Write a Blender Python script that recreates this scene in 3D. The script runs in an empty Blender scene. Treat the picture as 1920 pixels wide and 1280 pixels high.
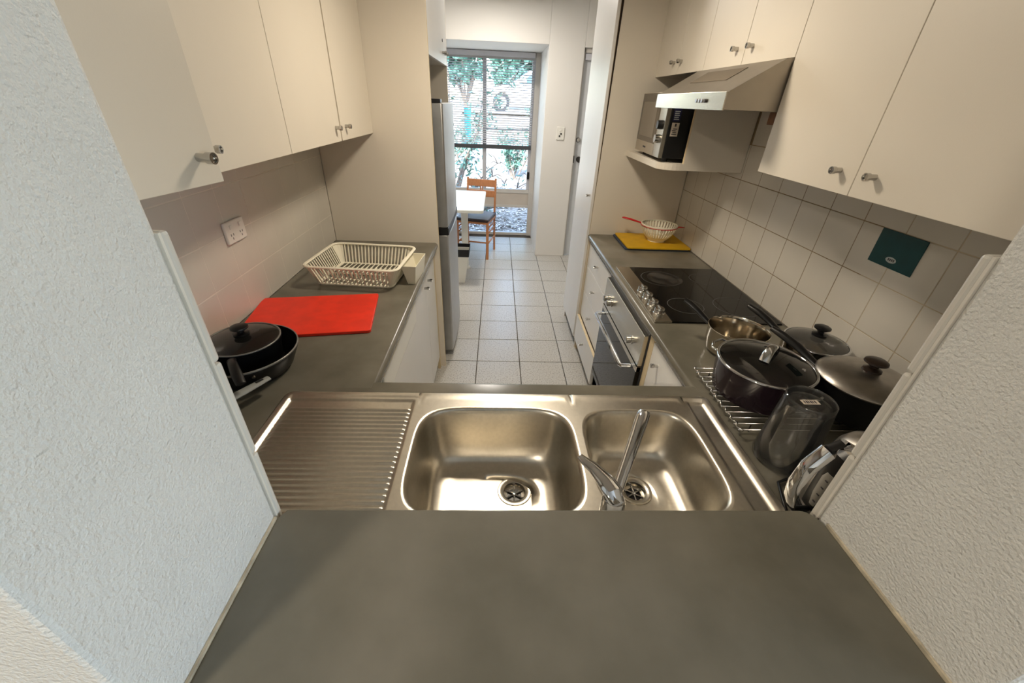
import bpy, bmesh, math, random
from mathutils import Vector, Matrix
random.seed(7)
PI = math.pi
scene = bpy.context.scene
COL = scene.collection

# ------------------------------------------------------------ camera, world, lights, exposure
def make_camera():
    th, ya, ro = (math.radians(a) for a in (31.052, 2.980, -2.575))
    fwd = Vector((math.sin(ya)*math.cos(th), math.cos(ya)*math.cos(th), -math.sin(th)))
    right = Vector((math.cos(ya), -math.sin(ya), 0)); down = fwd.cross(right)
    r = right*math.cos(ro) + down*math.sin(ro); d = -right*math.sin(ro) + down*math.cos(ro)
    m = Matrix.Identity(4)
    for i in range(3):
        m[i][0] = r[i]; m[i][1] = -d[i]; m[i][2] = -fwd[i]
    m[0][3], m[1][3], m[2][3] = 0, 0, 1.65
    cam = bpy.data.cameras.new('camera'); cam.sensor_fit = 'HORIZONTAL'; cam.sensor_width = 36
    cam.lens = 747.8/1920*36; cam.clip_start = 0.01; cam.clip_end = 300
    o = bpy.data.objects.new('camera', cam); o.matrix_world = m; COL.objects.link(o); scene.camera = o
make_camera()

vs = scene.view_settings
vs.view_transform = 'Standard'; vs.look = 'None'; vs.gamma = 1; vs.use_curve_mapping = False
vs.exposure = 0.0

w = bpy.data.worlds.new('world'); scene.world = w; w.use_nodes = True
nt = w.node_tree; nt.nodes.clear()
sky = nt.nodes.new('ShaderNodeTexSky'); sky.sky_type = 'NISHITA'; sky.sun_disc = False
sky.sun_elevation = math.radians(48); sky.sun_rotation = math.radians(200); sky.air_density = 1.0
bg = nt.nodes.new('ShaderNodeBackground'); bg.inputs['Strength'].default_value = 1.7
wo = nt.nodes.new('ShaderNodeOutputWorld')
nt.links.new(sky.outputs[0], bg.inputs[0]); nt.links.new(bg.outputs[0], wo.inputs[0])

def light(name, kind, loc, rot, energy, color, **kw):
    l = bpy.data.lights.new(name, kind); l.energy = energy; l.color = color
    for k, v in kw.items(): setattr(l, k, v)
    o = bpy.data.objects.new(name, l); o.location = loc; o.rotation_euler = rot; COL.objects.link(o); return o
light('sun', 'SUN', (0, 20, 20), (math.radians(42), 0, math.radians(-25)), 14.0, (1, .95, .86), angle=.01)
# daylight entering through the living room's window (on the wall to the right of the camera)
light('living_window_daylight', 'AREA', (2.85, -1.5, 1.5), (0, math.radians(90), 0), 48, (.78, .89, 1.0), shape='RECTANGLE', size=1.4, size_y=1.9)
# daylight entering through the dining window
light('dining_window_daylight', 'AREA', (-.1, 5.62, 1.3), (math.radians(-90), 0, 0), 4, (.80, .92, 1.0), shape='RECTANGLE', size=1.0, size_y=1.5)

# ------------------------------------------------------------ materials
def srgb(c):
    return tuple(((x/255)/12.92 if x/255 <= .04045 else (((x/255)+.055)/1.055)**2.4) for x in c)
MATS = {}
def mat(name, rgb, rough=.5, metal=0, var=0, vscale=5, bump=0, bscale=80, spec=.5, coat=0, trans=0, emit=0, ior=1.45, rgb2=None, detail=4, stretch=None, bdist=.002, lin=False, sharp=None):
    if name in MATS: return MATS[name]
    m = bpy.data.materials.new(name); m.use_nodes = True; n = m.node_tree; b = n.nodes['Principled BSDF']
    c = rgb if lin else srgb(rgb)
    b.inputs['Base Color'].default_value = (*c, 1); b.inputs['Roughness'].default_value = rough
    b.inputs['Metallic'].default_value = metal; b.inputs['IOR'].default_value = ior
    b.inputs['Specular IOR Level'].default_value = spec
    b.inputs['Coat Weight'].default_value = coat; b.inputs['Transmission Weight'].default_value = trans
    if emit:
        b.inputs['Emission Color'].default_value = (*c, 1); b.inputs['Emission Strength'].default_value = emit
    if var or bump:
        g = n.nodes.new('ShaderNodeNewGeometry'); vec = g.outputs['Position']
        if stretch:
            mp = n.nodes.new('ShaderNodeMapping'); mp.inputs['Scale'].default_value = stretch
            n.links.new(vec, mp.inputs[0]); vec = mp.outputs[0]
    if var:
        t = n.nodes.new('ShaderNodeTexNoise'); t.inputs['Scale'].default_value = vscale; t.inputs['Detail'].default_value = detail
        n.links.new(vec, t.inputs['Vector'])
        r = n.nodes.new('ShaderNodeValToRGB')
        c2 = (rgb2 if lin else srgb(rgb2)) if rgb2 else tuple(x*(1-var) for x in c)
        c1 = tuple(min(1, x*(1+var*.5)) for x in c) if not rgb2 else c
        lo, hi = sharp or (.35, .65)
        r.color_ramp.elements[0].position = lo; r.color_ramp.elements[0].color = (*c2, 1)
        r.color_ramp.elements[1].position = hi; r.color_ramp.elements[1].color = (*c1, 1)
        n.links.new(t.outputs['Fac'], r.inputs[0]); n.links.new(r.outputs[0], b.inputs['Base Color'])
    if bump:
        t2 = n.nodes.new('ShaderNodeTexNoise'); t2.inputs['Scale'].default_value = bscale; t2.inputs['Detail'].default_value = 3
        n.links.new(vec, t2.inputs['Vector'])
        bp = n.nodes.new('ShaderNodeBump'); bp.inputs['Strength'].default_value = bump; bp.inputs['Distance'].default_value = bdist
        n.links.new(t2.outputs['Fac'], bp.inputs['Height']); n.links.new(bp.outputs[0], b.inputs['Normal'])
    MATS[name] = m; return m

PLASTER = mat('stippled_plaster', (216, 214, 208), .5, bump=.8, bscale=230, bdist=.004, var=.03, vscale=9)
WALLP = mat('painted_wall', (228, 225, 220), .6, bump=.1, bscale=60)
CEIL = mat('ceiling_paint', (235, 233, 228), .8, bump=.1)
LAM = mat('cream_laminate', (222, 214, 200), .42, bump=.12, bscale=350, bdist=.0008, var=.02, vscale=3)
LAMEDGE = mat('laminate_edge', (214, 196, 160), .5, var=.05)
LAMW = mat('white_laminate', (226, 224, 220), .35, var=.02, vscale=4)
CARC = mat('carcass_board', (205, 196, 180), .6, var=.05)
BENCH = mat('grey_worktop', (124, 119, 107), .22, var=.4, vscale=4, rgb2=(90, 87, 76), detail=7, bump=.08, bscale=300, bdist=.0006, sharp=(.3, .7))
TILE = mat('glazed_wall_tile', (205, 200, 190), .22, var=.04, vscale=4, bump=.03, bscale=12)
GROUTR = mat('brown_grout', (142, 124, 98), .9, var=.25, vscale=5)
GROUTP = mat('stained_pale_grout', (186, 172, 148), .9, var=.2, vscale=6)
GROUTL = mat('pale_grout', (214, 208, 196), .9, var=.1)
FTILE = mat('speckled_floor_tile', (194, 192, 187), .30, var=.3, vscale=110, rgb2=(146, 142, 134), detail=3, bump=.03, bscale=40, sharp=(.32, .5))
FGROUT = mat('floor_grout', (92, 87, 80), .9, var=.2)
STEEL = mat('brushed_steel', (196, 190, 178), .27, 1, var=.06, vscale=30, bump=.05, bscale=260, bdist=.0005, stretch=(1, .08, 1))
SINK = mat('sink_steel', (206, 200, 188), .31, 1, var=.05, vscale=90, bump=.05, bscale=500, bdist=.0004)
STEELF = mat('fridge_steel', (178, 178, 176), .38, .9, var=.05, vscale=20)
CHROME = mat('chrome', (222, 224, 228), .07, 1, var=.02)
KNOBM = mat('satin_chrome', (190, 188, 184), .2, 1, var=.03)
BLACK = mat('black_plastic', (20, 20, 21), .35, var=.2, vscale=20)
ENAMEL = mat('black_nonstick', (17, 17, 18), .3, var=.15, vscale=15)
GLASSB = mat('black_glass', (7, 7, 8), .05, var=.1, spec=.3)
HOBSTAIN = mat('hob_stain', (60, 58, 56), .35, var=.8, vscale=14, rgb2=(14, 14, 14), sharp=(.42, .66))
DARKG = mat('dark_grey', (72, 72, 72), .5, var=.1)
WHITEP = mat('white_plastic', (232, 230, 222), .35, var=.02)
CREAMP = mat('cream_plastic', (240, 235, 216), .4, var=.03)
REDB = mat('red_board', (236, 52, 28), .45, var=.1, vscale=18, bump=.15, bscale=300)
REDH = mat('red_handle', (200, 30, 36), .35, var=.05)
YELB = mat('yellow_board', (214, 168, 20), .5, var=.08, vscale=20, bump=.12, bscale=300)
BLUEB = mat('blue_board', (52, 66, 88), .5, var=.1)
GREYH = mat('grey_silicone', (150, 152, 148), .55, var=.05)
TEAL = mat('teal_card', (2, 62, 66), .4, var=.12, vscale=30)
SILV = mat('silver_print', (176, 182, 180), .4, var=.05)
BROWNW = mat('raw_board', (108, 72, 44), .8, var=.25, vscale=60)
BEECH = mat('beech_wood', (198, 134, 90), .4, var=.15, vscale=25, stretch=(6, 6, .8))
VINYL = mat('brown_vinyl', (56, 44, 44), .45, var=.1)
WOODT = mat('white_tabletop', (238, 240, 234), .3, var=.02)
DOORP = mat('grey_door_paint', (205, 208, 212), .4, var=.03)
FRAMEP = mat('window_frame_paint', (206, 202, 196), .45, var=.03)
ALU = mat('grey_aluminium', (196, 197, 204), .4, 0, var=.05)
BLINDM = mat('blind_slat', (214, 214, 218), .5, var=.03)
RAILM = mat('dark_rail', (70, 72, 76), .45, var=.05)
PAINTSP = mat('spandrel_panel', (200, 190, 178), .6, var=.04)
PURPLE = mat('aubergine_enamel', (34, 22, 30), .2, var=.25, vscale=6, coat=.3)
LIDS = mat('satin_lid_steel', (178, 173, 166), .33, 1, var=.1, vscale=40, bump=.03)
POTS = mat('polished_pan_steel', (206, 198, 184), .12, 1, var=.05)
GLOW = mat('lamp_diffuser', (255, 224, 180), .6, emit=1)
STICK = mat('sticker_paper', (208, 196, 180), .6, var=.03)
NAVY = mat('navy_sticker', (28, 30, 66), .5, var=.05)
PRINT = mat('dark_print', (60, 56, 60), .6, var=.05)
LINER = mat('bin_liner', (26, 26, 30), .55, bump=.6, bscale=30, bdist=.01)
BRASSD = mat('dark_hardware', (64, 62, 60), .35, .7, var=.05)

def glass(name, tint=(1, 1, 1), rough=0.0, thin=True, base=0, haze=0):
    if name in MATS: return MATS[name]
    m = bpy.data.materials.new(name); m.use_nodes = True; n = m.node_tree; n.nodes.clear()
    o = n.nodes.new('ShaderNodeOutputMaterial')
    if thin:
        a = n.nodes.new('ShaderNodeBsdfTransparent'); a.inputs[0].default_value = (*tint, 1)
        g = n.nodes.new('ShaderNodeBsdfGlossy'); g.inputs['Roughness'].default_value = rough
        f = n.nodes.new('ShaderNodeFresnel'); f.inputs[0].default_value = 1.45
        mx = n.nodes.new('ShaderNodeMixShader')
        ad = n.nodes.new('ShaderNodeMath'); ad.operation = 'ADD'; ad.inputs[1].default_value = base; ad.use_clamp = True
        n.links.new(f.outputs[0], ad.inputs[0]); n.links.new(ad.outputs[0], mx.inputs[0]); n.links.new(a.outputs[0], mx.inputs[1]); n.links.new(g.outputs[0], mx.inputs[2])
        out = mx.outputs[0]
        if haze:
            df = n.nodes.new('ShaderNodeBsdfDiffuse'); df.inputs[0].default_value = (.8, .79, .76, 1)
            m2 = n.nodes.new('ShaderNodeMixShader'); m2.inputs[0].default_value = haze
            n.links.new(out, m2.inputs[1]); n.links.new(df.outputs[0], m2.inputs[2]); out = m2.outputs[0]
        n.links.new(out, o.inputs[0])
    MATS[name] = m; return m
PANE = glass('window_glass', (.96, .98, .98))
LIDG = glass('smoked_lid_glass', (.7, .69, .65), .03, base=.05, haze=.008)
LIDG2 = glass('clear_lid_glass', (.85, .84, .8), .03, base=.06, haze=.06)
JUGM = glass('clear_jug_plastic', (.988, .988, .985), .05, base=.02, haze=.018)

# ------------------------------------------------------------ mesh helpers
def wmat(o):
    m = o.matrix_basis.copy()
    while o.parent:
        o = o.parent; m = o.matrix_basis @ m
    return m
def newbm(): return bmesh.new()
def box(bm, x0, x1, y0, y1, z0, z1):
    v = [bm.verts.new(p) for p in ((x0,y0,z0),(x1,y0,z0),(x1,y1,z0),(x0,y1,z0),(x0,y0,z1),(x1,y0,z1),(x1,y1,z1),(x0,y1,z1))]
    for f in ((0,3,2,1),(4,5,6,7),(0,1,5,4),(1,2,6,5),(2,3,7,6),(3,0,4,7)): bm.faces.new([v[i] for i in f])
    return bm
def B(*a):
    bm = newbm()
    if isinstance(a[0], (tuple, list)):
        for q in a: box(bm, *q)
    else: box(bm, *a)
    return bm
def prism(bm, poly, axis, a, b):
    """poly: 2D points; axis: extrusion axis. x->(y,z) y->(x,z) z->(x,y)"""
    def mk(p, t):
        return {'x': (t, p[0], p[1]), 'y': (p[0], t, p[1]), 'z': (p[0], p[1], t)}[axis]
    A = [bm.verts.new(mk(p, a)) for p in poly]; Bv = [bm.verts.new(mk(p, b)) for p in poly]
    n = len(poly)
    bm.faces.new(A); bm.faces.new(Bv[::-1])
    for i in range(n): bm.faces.new((A[i], Bv[i], Bv[(i+1) % n], A[(i+1) % n]))
    bmesh.ops.recalc_face_normals(bm, faces=bm.faces)
    return bm
def lathe(bm, prof, c=(0,0,0), seg=40, sx=1, sy=1, axis='z', sgn=1):
    rings = []
    def mk(r, h, a):
        p, q = r*math.cos(a)*sx, r*math.sin(a)*sy
        if axis == 'z': return (c[0]+p, c[1]+q, c[2]+h*sgn)
        if axis == 'x': return (c[0]+h*sgn, c[1]+p, c[2]+q)
        return (c[0]+p, c[1]+h*sgn, c[2]+q)
    for r, h in prof:
        if r < 1e-6: rings.append([bm.verts.new(mk(0, h, 0))])
        else: rings.append([bm.verts.new(mk(r, h, 2*PI*i/seg)) for i in range(seg)])
    for A, Bv in zip(rings, rings[1:]):
        for i in range(seg):
            j = (i+1) % seg
            if len(A) == 1 and len(Bv) == 1: break
            if len(A) == 1: bm.faces.new((A[0], Bv[i], Bv[j]))
            elif len(Bv) == 1: bm.faces.new((A[i], Bv[0], A[j]))
            else: bm.faces.new((A[i], Bv[i], Bv[j], A[j]))
    bmesh.ops.recalc_face_normals(bm, faces=bm.faces)
    return bm
def tube(bm, pts, r, seg=10, closed=False, flat=None, up=(0,0,1)):
    """sweep; r: number or list; flat: (wide, thick) half sizes or list of them for an elliptical section with 'up' as thickness direction"""
    pts = [Vector(p) for p in pts]; n = len(pts); rings = []
    prev = None
    for i, p in enumerate(pts):
        if closed: t = (pts[(i+1) % n]-pts[i-1]).normalized()
        else: t = (pts[min(i+1, n-1)]-pts[max(i-1, 0)]).normalized()
        u = Vector(up)
        if prev is not None and flat is None: u = prev
        u = u - t*u.dot(t)
        if u.length < 1e-4: u = Vector((1,0,0)) - t*t.x
        u.normalize(); prev = u; s = t.cross(u)
        if flat: wd, tk = flat[i] if isinstance(flat, list) else flat
        else: wd = tk = r[i] if isinstance(r, (list, tuple)) else r
        rings.append([bm.verts.new(p + s*(wd*math.cos(2*PI*k/seg)) + u*(tk*math.sin(2*PI*k/seg))) for k in range(seg)])
    m = n if closed else n-1
    for i in range(m):
        A, Bv = rings[i], rings[(i+1) % n]
        for k in range(seg): bm.faces.new((A[k], A[(k+1) % seg], Bv[(k+1) % seg], Bv[k]))
    if not closed:
        bm.faces.new(rings[0][::-1]); bm.faces.new(rings[-1])
    bmesh.ops.recalc_face_normals(bm, faces=bm.faces)
    return bm
def arc(cx, cy, r, a0, a1, n=6):
    return [(cx+r*math.cos(a0+(a1-a0)*i/n), cy+r*math.sin(a0+(a1-a0)*i/n)) for i in range(n+1)]
def rrect(x0, x1, y0, y1, r, n=6):
    return (arc(x1-r, y0+r, r, -PI/2, 0, n)+arc(x1-r, y1-r, r, 0, PI/2, n)+arc(x0+r, y1-r, r, PI/2, PI, n)+arc(x0+r, y0+r, r, PI, 1.5*PI, n))
def obj(name, bm, m, parent=None, smooth=False, bev=0, label=None, kind=None, local=False, seg=2):
    me = bpy.data.meshes.new(name)
    if isinstance(bm, bpy.types.Mesh): me = bm
    else:
        bm.to_mesh(me); bm.free()
        if parent is not None and not local: me.transform(wmat(parent).inverted())
        me.materials.append(m)
        if smooth:
            for p in me.polygons: p.use_smooth = True
            if smooth == 'auto': me.set_sharp_from_angle(angle=math.radians(38))
    o = bpy.data.objects.new(name, me); COL.objects.link(o)
    if parent is not None: o.parent = parent
    if bev:
        b = o.modifiers.new('bevel', 'BEVEL'); b.width = bev; b.segments = seg; b.limit_method = 'ANGLE'; b.angle_limit = math.radians(40)
    if label: o['label'] = label
    if kind: o['kind'] = kind
    return o
def thing(name, label, cat, loc=(0,0,0), rotz=0, group=None):
    o = bpy.data.objects.new(name, None); o.empty_display_size = .05; COL.objects.link(o)
    o.location = loc; o.rotation_euler = (0, 0, rotz); o['label'] = label; o['category'] = cat
    o.matrix_basis = Matrix.Translation(loc) @ Matrix.Rotation(rotz, 4, 'Z')
    if group: o['group'] = group
    return o
def struct(name, bm, m, label, parent=None, bev=0, cat=None):
    o = obj(name, bm, m, parent, bev=bev, kind='structure' if parent is None else None, label=label)
    if parent is None: o['category'] = cat or name.split('_')[0]
    return o

XL, XR = -.96, 1.205            # kitchen side walls
YK = .405                       # kitchen face of the servery wall
YA, YB = 2.38, 2.67             # far ends of left and right worktops
ZC = .9                         # worktop height
CH = 2.6                        # ceiling

# ------------------------------------------------------------ structure
floor = struct('floor', B((-3,3,-4,.28,-.12,-.0), (-1.4,1.9,.28,5.8,-.12,-.008)), FGROUT, 'speckled grey tiled floor running from kitchen aisle to far window')
tb = B(-.1538,.1538,-.1538,.1538,-.0075,0)
ft0 = None
P0x, P0y, PT = .19, 2.765, .3135
for i in range(-4, 5):
    for j in range(-4, 10):
        cx, cy = P0x+(i+.5)*PT, P0y+(j+.5)*PT
        if cx < -1.2 or cx > 1.7 or cy > 5.7 or (cy > 4.9 and (cx > .5)): continue
        if ft0 is None: ft0 = obj('floor_tile', tb, FTILE, floor, bev=.0015, local=True); o = ft0
        else:
            o = obj('floor_tile', ft0.data, FTILE, floor, bev=.0015)
        o.location = (cx, cy, 0)

ceiling = struct('ceiling', B(-3,3,-4,5.8,CH,CH+.1), CEIL, 'white ceiling over kitchen and dining area')
wall_left = struct('wall_left', B((XL-.1,XL,YK,3.35,0,CH),), WALLP, 'left kitchen wall with pale tiles under the cupboards')
wall_right = struct('wall_right', B((XR,XR+.1,YK,3.35,0,CH),), WALLP, 'right kitchen wall with square tiles behind the hob')
struct('wall_dining', B((-1.4,XL-.1,3.25,3.35,0,CH), (-1.4,-1.3,3.35,5.8,0,CH), (XR+.1,1.9,3.25,3.35,0,CH), (1.8,1.9,3.35,5.0,0,CH)), WALLP, 'side walls of the dining area')
# servery wall with the opening the camera looks through
JL, JR = -.337, .547
YF = .157
wall_front = struct('wall_front', B((-3,JL,YF,YK,0,CH), (JR,3,YF,YK,0,CH), (JL,JR,YF+.02,YK-.012,0,1.04), (JL,JR,YF,YK,2.15,CH)), PLASTER, 'stippled white wall around the servery opening', bev=.006)
wall_living = struct('wall_living', B((-3.1,-3,-4,YK,0,CH), (3,3.1,-4,-2.5,0,CH), (3,3.1,-.5,YK,0,CH), (3,3.1,-2.5,-.5,0,.8), (3,3.1,-2.5,-.5,2.2,CH), (-3,3,-4.1,-4,0,CH)), WALLP, 'plain white living room walls behind the servery')
# dining end wall with recess and window
struct('wall_back', B((.49,.845,4.85,5.8,0,CH), (.845,1.8,4.85,5.0,2.13,CH), (1.72,1.8,4.85,5.0,0,2.13), (-1.3,.49,4.85,5.8,2.14,CH), (-1.3,-.9,4.85,5.8,0,2.14)), WALLP, 'white end wall of the dining area around the window recess', bev=.004)
struct('trim_1', B((.49,.845,4.838,4.85,0,.012),), FRAMEP, 'thin strip at the foot of the dining end wall')

# splashback tiles
def tiles(wall, xw, sgn, y0, y1, rows, grouts, yphase, gap=.0013, gapy=None, gd=.0066):
    gapy = gap if gapy is None else gapy
    for gm, ga, gb in grouts: obj('grout_bed', B(min(xw, xw+sgn*gd), max(xw, xw+sgn*gd), ga, gb, ZC+.002, rows[-1][1]), gm, wall)
    cache = {}
    P = .155
    k0 = math.floor((y0-yphase)/P)
    for (za, zb, ya, yb) in rows:
        k = k0
        while yphase+k*P < yb-.005:
            a, b = max(yphase+k*P, ya, y0), min(yphase+(k+1)*P, yb, y1)
            k += 1
            if b-a < .012: continue
            key = (round(b-a, 4), round(zb-za, 4))
            if key not in cache:
                d, h = (b-a)/2-gapy, (zb-za)/2-gap
                o = obj('tile', B(-.0035,.0035,-d,d,-h,h), TILE, wall, bev=.0012, local=True); cache[key] = o.data
            else:
                o = obj('tile', cache[key], TILE, wall, bev=.0012)
            o.location = (xw+sgn*.0045, (a+b)/2, (za+zb)/2)
R4 = [ZC+.002, 1.05, 1.206, 1.361, 1.516]
tiles(wall_left, XL, 1, YK, YA, [(R4[i], R4[i+1], YK, YA) for i in range(4)], [(GROUTL, YK, YA)], 1.592, .0014, .0007, .0077)
tiles(wall_right, XR, -1, YK, YB, [(R4[i], R4[i+1], YK, YB) for i in range(4)] + [(1.516, 1.66, 1.435, 2.06)], [(GROUTP, YK, 1.2), (GROUTR, 1.2, YB)], 1.592, gd=.0072)
# tile edge strips on the kitchen corners of the servery wall
for nm, x0, x1, lb in (('trim_2', JL-.16, JL+.001, 'white tile edging down the left side of the servery'), ('trim_3', JR-.001, JR+.16, 'white tile edging down the right side of the servery')):
    t = struct(nm, B(x0, x1, YK-.0005, YK+.003, ZC+.002, 1.524), GROUTL, lb)
    for za, zb in ((ZC+.002, 1.052), (1.054, 1.207), (1.209, 1.362), (1.364, 1.524)):
        obj('edge_tile', B(x0, x1, YK+.003, YK+.015, za, zb), TILE, t, bev=.004)

# door in the dining end wall
door = struct('door_1', B((.86,1.70,4.9,4.94,.006,2.09),), DOORP, 'grey painted door beside the pantry')
obj('door_frame', B((.845,.86,4.88,4.95,0,2.13), (1.70,1.72,4.88,4.95,0,2.13), (.845,1.72,4.88,4.95,2.09,2.13)), FRAMEP, door, bev=.002)
h = obj('door_knob', lathe(newbm(), [(0,.066),(.022,.064),(.03,.05),(.026,.034),(.012,.026),(.012,.01),(.03,.008),(.03,0)], (.915,4.9,1.115), 20, axis='y', sgn=-1), BRASSD, door, smooth='auto', label='dark round door knob')
obj('lock', lathe(newbm(), [(0,.022),(.018,.02),(.026,.006),(.026,0)], (.886,4.9,1.31), 20, axis='y', sgn=-1), KNOBM, door, smooth='auto')
obj('strike_plate', B(.848,.859,4.874,4.8798,1.08,1.15), BRASSD, door)
obj('door_closer', B(.865,1.15,4.872,4.8998,2.03,2.085), ALU, door, bev=.003)

# ------------------------------------------------------------ window at the far end
YW = 5.70
win = struct('window_1', B((-.9,-.86,YW,YW+.06,0,2.14), (.43,.49,YW-.01,YW+.06,0,2.14), (-.86,.43,YW,YW+.06,2.07,2.14), (-.86,.43,YW,YW+.06,0,.035), (-.86,.43,YW,YW+.05,.575,.625), (-.86,.43,YW,YW+.05,.385,.42)), FRAMEP, 'tall dining window with mullion, low panel and bottom pane', bev=.002)
obj('mullion', B(-.195,-.147,YW-.005,YW+.055,.625,2.07), ALU, win, bev=.002)
obj('transom', B(-.15,.43,YW+.01,YW+.04,1.325,1.345), RAILM, win)
obj('side_stile', B(.395,.43,YW+.005,YW+.05,.625,2.07), ALU, win, bev=.002)
obj('spandrel', B(-.86,.43,YW+.01,YW+.04,.42,.575), PAINTSP, win)
for n_, q in (('pane', (-.86,-.192,YW+.026,YW+.030,.625,2.07)), ('pane', (-.15,.395,YW+.026,YW+.030,.625,1.325)), ('pane', (-.15,.395,YW+.026,YW+.030,1.345,2.07)), ('pane', (-.86,.43,YW+.026,YW+.030,.035,.385))):
    obj(n_, B(*q), PANE, win)
obj('latch', B(.395,.425,YW-.02,YW+.004,.76,.85), BLACK, win, bev=.004)
# venetian blind lowered half way
bl = thing('venetian_blind', 'open venetian blind lowered over upper part of the dining window', 'blind', (-.2, 5.66, 1.1))
obj('head_rail', B(-.85,.42,5.635,5.685,2.085,2.135), ALU, bl, bev=.003)
tilt = .03
br = newbm(); box(br, -.85,.425,5.64,5.68,1.118,1.165); obj('bottom_rail', br, RAILM, bl, bev=.003, label='dark bottom rail')
sl = newbm(); ct, sn = math.cos(math.radians(24)), math.sin(math.radians(24))
prism(sl, [(a*ct-b*sn, a*sn+b*ct) for a, b in [(-.0125,-.0012),(0,.0012),(.0125,-.0012),(.0125,-.0005),(0,.0019),(-.0125,-.0005)]], 'x', -.63, .615)
sd = None
for k in range(36):
    z = 1.185 + k*.0252
    if sd is None: o = obj('slat', sl, BLINDM, bl, local=True); sd = o.data
    else: o = obj('slat', sd, BLINDM, bl)
    o.location = (0, 0, z-1.1)
for x in (-.7, -.3, .3):
    obj('cord', tube(newbm(), [(x,5.66,1.16),(x,5.66,2.09)], .0012, 6), BLINDM, bl)

# ------------------------------------------------------------ worktops and bar
def roll_profile(xf, xb, z0, z1, r=.016, sgn=1):
    """front at xf (toward +sgn), back at xb"""
    pts = [(xb, z1)]
    pts += [(xf-sgn*r+sgn*r*math.sin(a), z1-r+r*math.cos(a)) for a in [PI/2*i/6 for i in range(7)]]
    pts += [(xf-sgn*r+sgn*r*math.cos(a), z0+r-r*math.sin(a)) for a in [PI/2*i/6 for i in range(7)]]
    pts += [(xf-sgn*.06, z0), (xb, z0)]
    return pts
XFL, XFR = -.352, .622
wt = thing('worktop', 'dark grey worktop running round three sides of the kitchen', 'worktop', (0, 1, ZC-.035))
bm = newbm(); prism(bm, roll_profile(XFL, XL+.009, ZC-.035, ZC), 'y', .96, YA-.001); obj('left_run', bm, BENCH, wt, smooth='auto')
bm = newbm(); prism(bm, roll_profile(XFR, XR-.009, ZC-.035, ZC, sgn=-1), 'y', .96, YB-.001); obj('right_run', bm, BENCH, wt, smooth='auto')
bm = newbm()
prism(bm, [(a, b) for a, b in roll_profile(1.0, .905, ZC-.035, ZC-.0004)], 'x', XFL-.02, XFR+.02)
for q in ((XL+.009,-.215,.421,.905), (.565,XR-.009,.421,.905), (-.215,.565,.421,.48), (XL+.009,XFL-.02,.905,.96), (XFR+.02,XR-.009,.905,.96)):
    box(bm, q[0], q[1], q[2], q[3], ZC-.035, ZC)
obj('sink_run', bm, BENCH, wt, smooth='auto')

bar = thing('bar_top', 'grey laminate bar top in the servery opening nearest the camera', 'counter', (.1, .25, 1.045))
bm = newbm(); prism(bm, [(JL+.003,-.02),(JR-.003,-.02),(JR-.003,.39)] + arc(JR-.03,.39,.024,0,PI/2,6)[1:] + [(JL+.012,.417),(JL+.003,.40)], 'z', 1.045, 1.08)
obj('slab', bm, BENCH, bar, bev=.004, seg=3)
for q in ((JL+.0005,JL+.004,.16,.40,1.072,1.084), (JR-.004,JR-.0005,.16,.385,1.072,1.084)): obj('sealant', B(*q), mat('old_sealant', (196, 184, 160), .6, var=.3, vscale=40), bar)

# ------------------------------------------------------------ cabinets
def knob(parent, pos, d, L=.026, r=.009):
    """short cylindrical pull, d = (axis, sign)"""
    ax, sg = d
    bm = lathe(newbm(), [(0,0),(r*.78,0),(r*.78,L*.55),(r,L*.62),(r,L),(r*.72,L),(r*.62,L-.003),(0,L-.003)], pos, 20, axis=ax, sgn=sg)
    return obj('knob', bm, KNOBM, parent, smooth='auto', label='small chrome cylinder knob')
def door_panel(parent, q, m=None, name='door', bev=.0012):
    return obj(name, B(*q), m or LAM, parent, bev=bev)
TH = .017
def wall_cab(name, label, side, y0, y1, z0, z1, doors, xf, kn, cat='cupboard', group=None):
    """side -1: left wall (faces +x); +1 right wall (faces -x). xf: door front plane"""
    s = -side
    xb = (XL+.0095 if side < 0 else XR-.0095)
    t = thing(name, label, cat, (xb, (y0+y1)/2, z0))
    x0, x1 = sorted((xb, xf-s*(TH+.002)))
    c = newbm()
    box(c, x0, x1, y0+.0005, y0+.016, z0, z1); box(c, x0, x1, y1-.016, y1-.0005, z0, z1)
    box(c, x0, x1, y0+.016, y1-.016, z0, z0+.016); box(c, x0, x1, y0+.016, y1-.016, z1-.016, z1)
    xb2 = xb+s*.006
    box(c, min(xb, xb2), max(xb, xb2), y0+.016, y1-.016, z0+.016, z1-.016)
    obj('carcass', c, CARC, t)
    for (a, b), ky in zip(doors, kn):
        p, q = sorted((xf, xf-s*TH))
        d = door_panel(t, (p, q, a+.0012, b-.0012, z0-.002, z1))
        if ky is not None: knob(d, (xf, ky, z0+.05), ('x', s))
    return t
XU = -.655
# near left cupboard, its near door ajar
ca = wall_cab('wall_cupboard', 'cream wall cupboard above the frying pans with its near door ajar', -1, .46, 1.42, 1.48, 2.4, [(.94, 1.42)], XU, [1.022])
hinge = obj('door', B(0,TH,0,.478,-.002,.92), LAM, ca, bev=.0012, local=True)
hx, hy, hz = XU-TH, .461, 1.48
hinge.matrix_basis = wmat(ca).inverted() @ (Matrix.Translation((hx, hy, hz)) @ Matrix.Rotation(math.radians(-8.2), 4, 'Z'))
k = obj('knob', lathe(newbm(), [(0,0),(.0085,0),(.0085,.018),(.011,.02),(.011,.034),(.008,.034),(.007,.03),(0,.03)], (TH,.43,.05), 20, axis='x', sgn=1), KNOBM, hinge, smooth='auto', label='small chrome cylinder knob', local=True)
cb = wall_cab('wall_cupboard', 'cream two-door wall cupboard above the dish rack', -1, 1.4205, YA-.001, 1.48, 2.4, [(1.42, 1.895), (1.905, YA)], XU, [1.842, 1.962])
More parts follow.
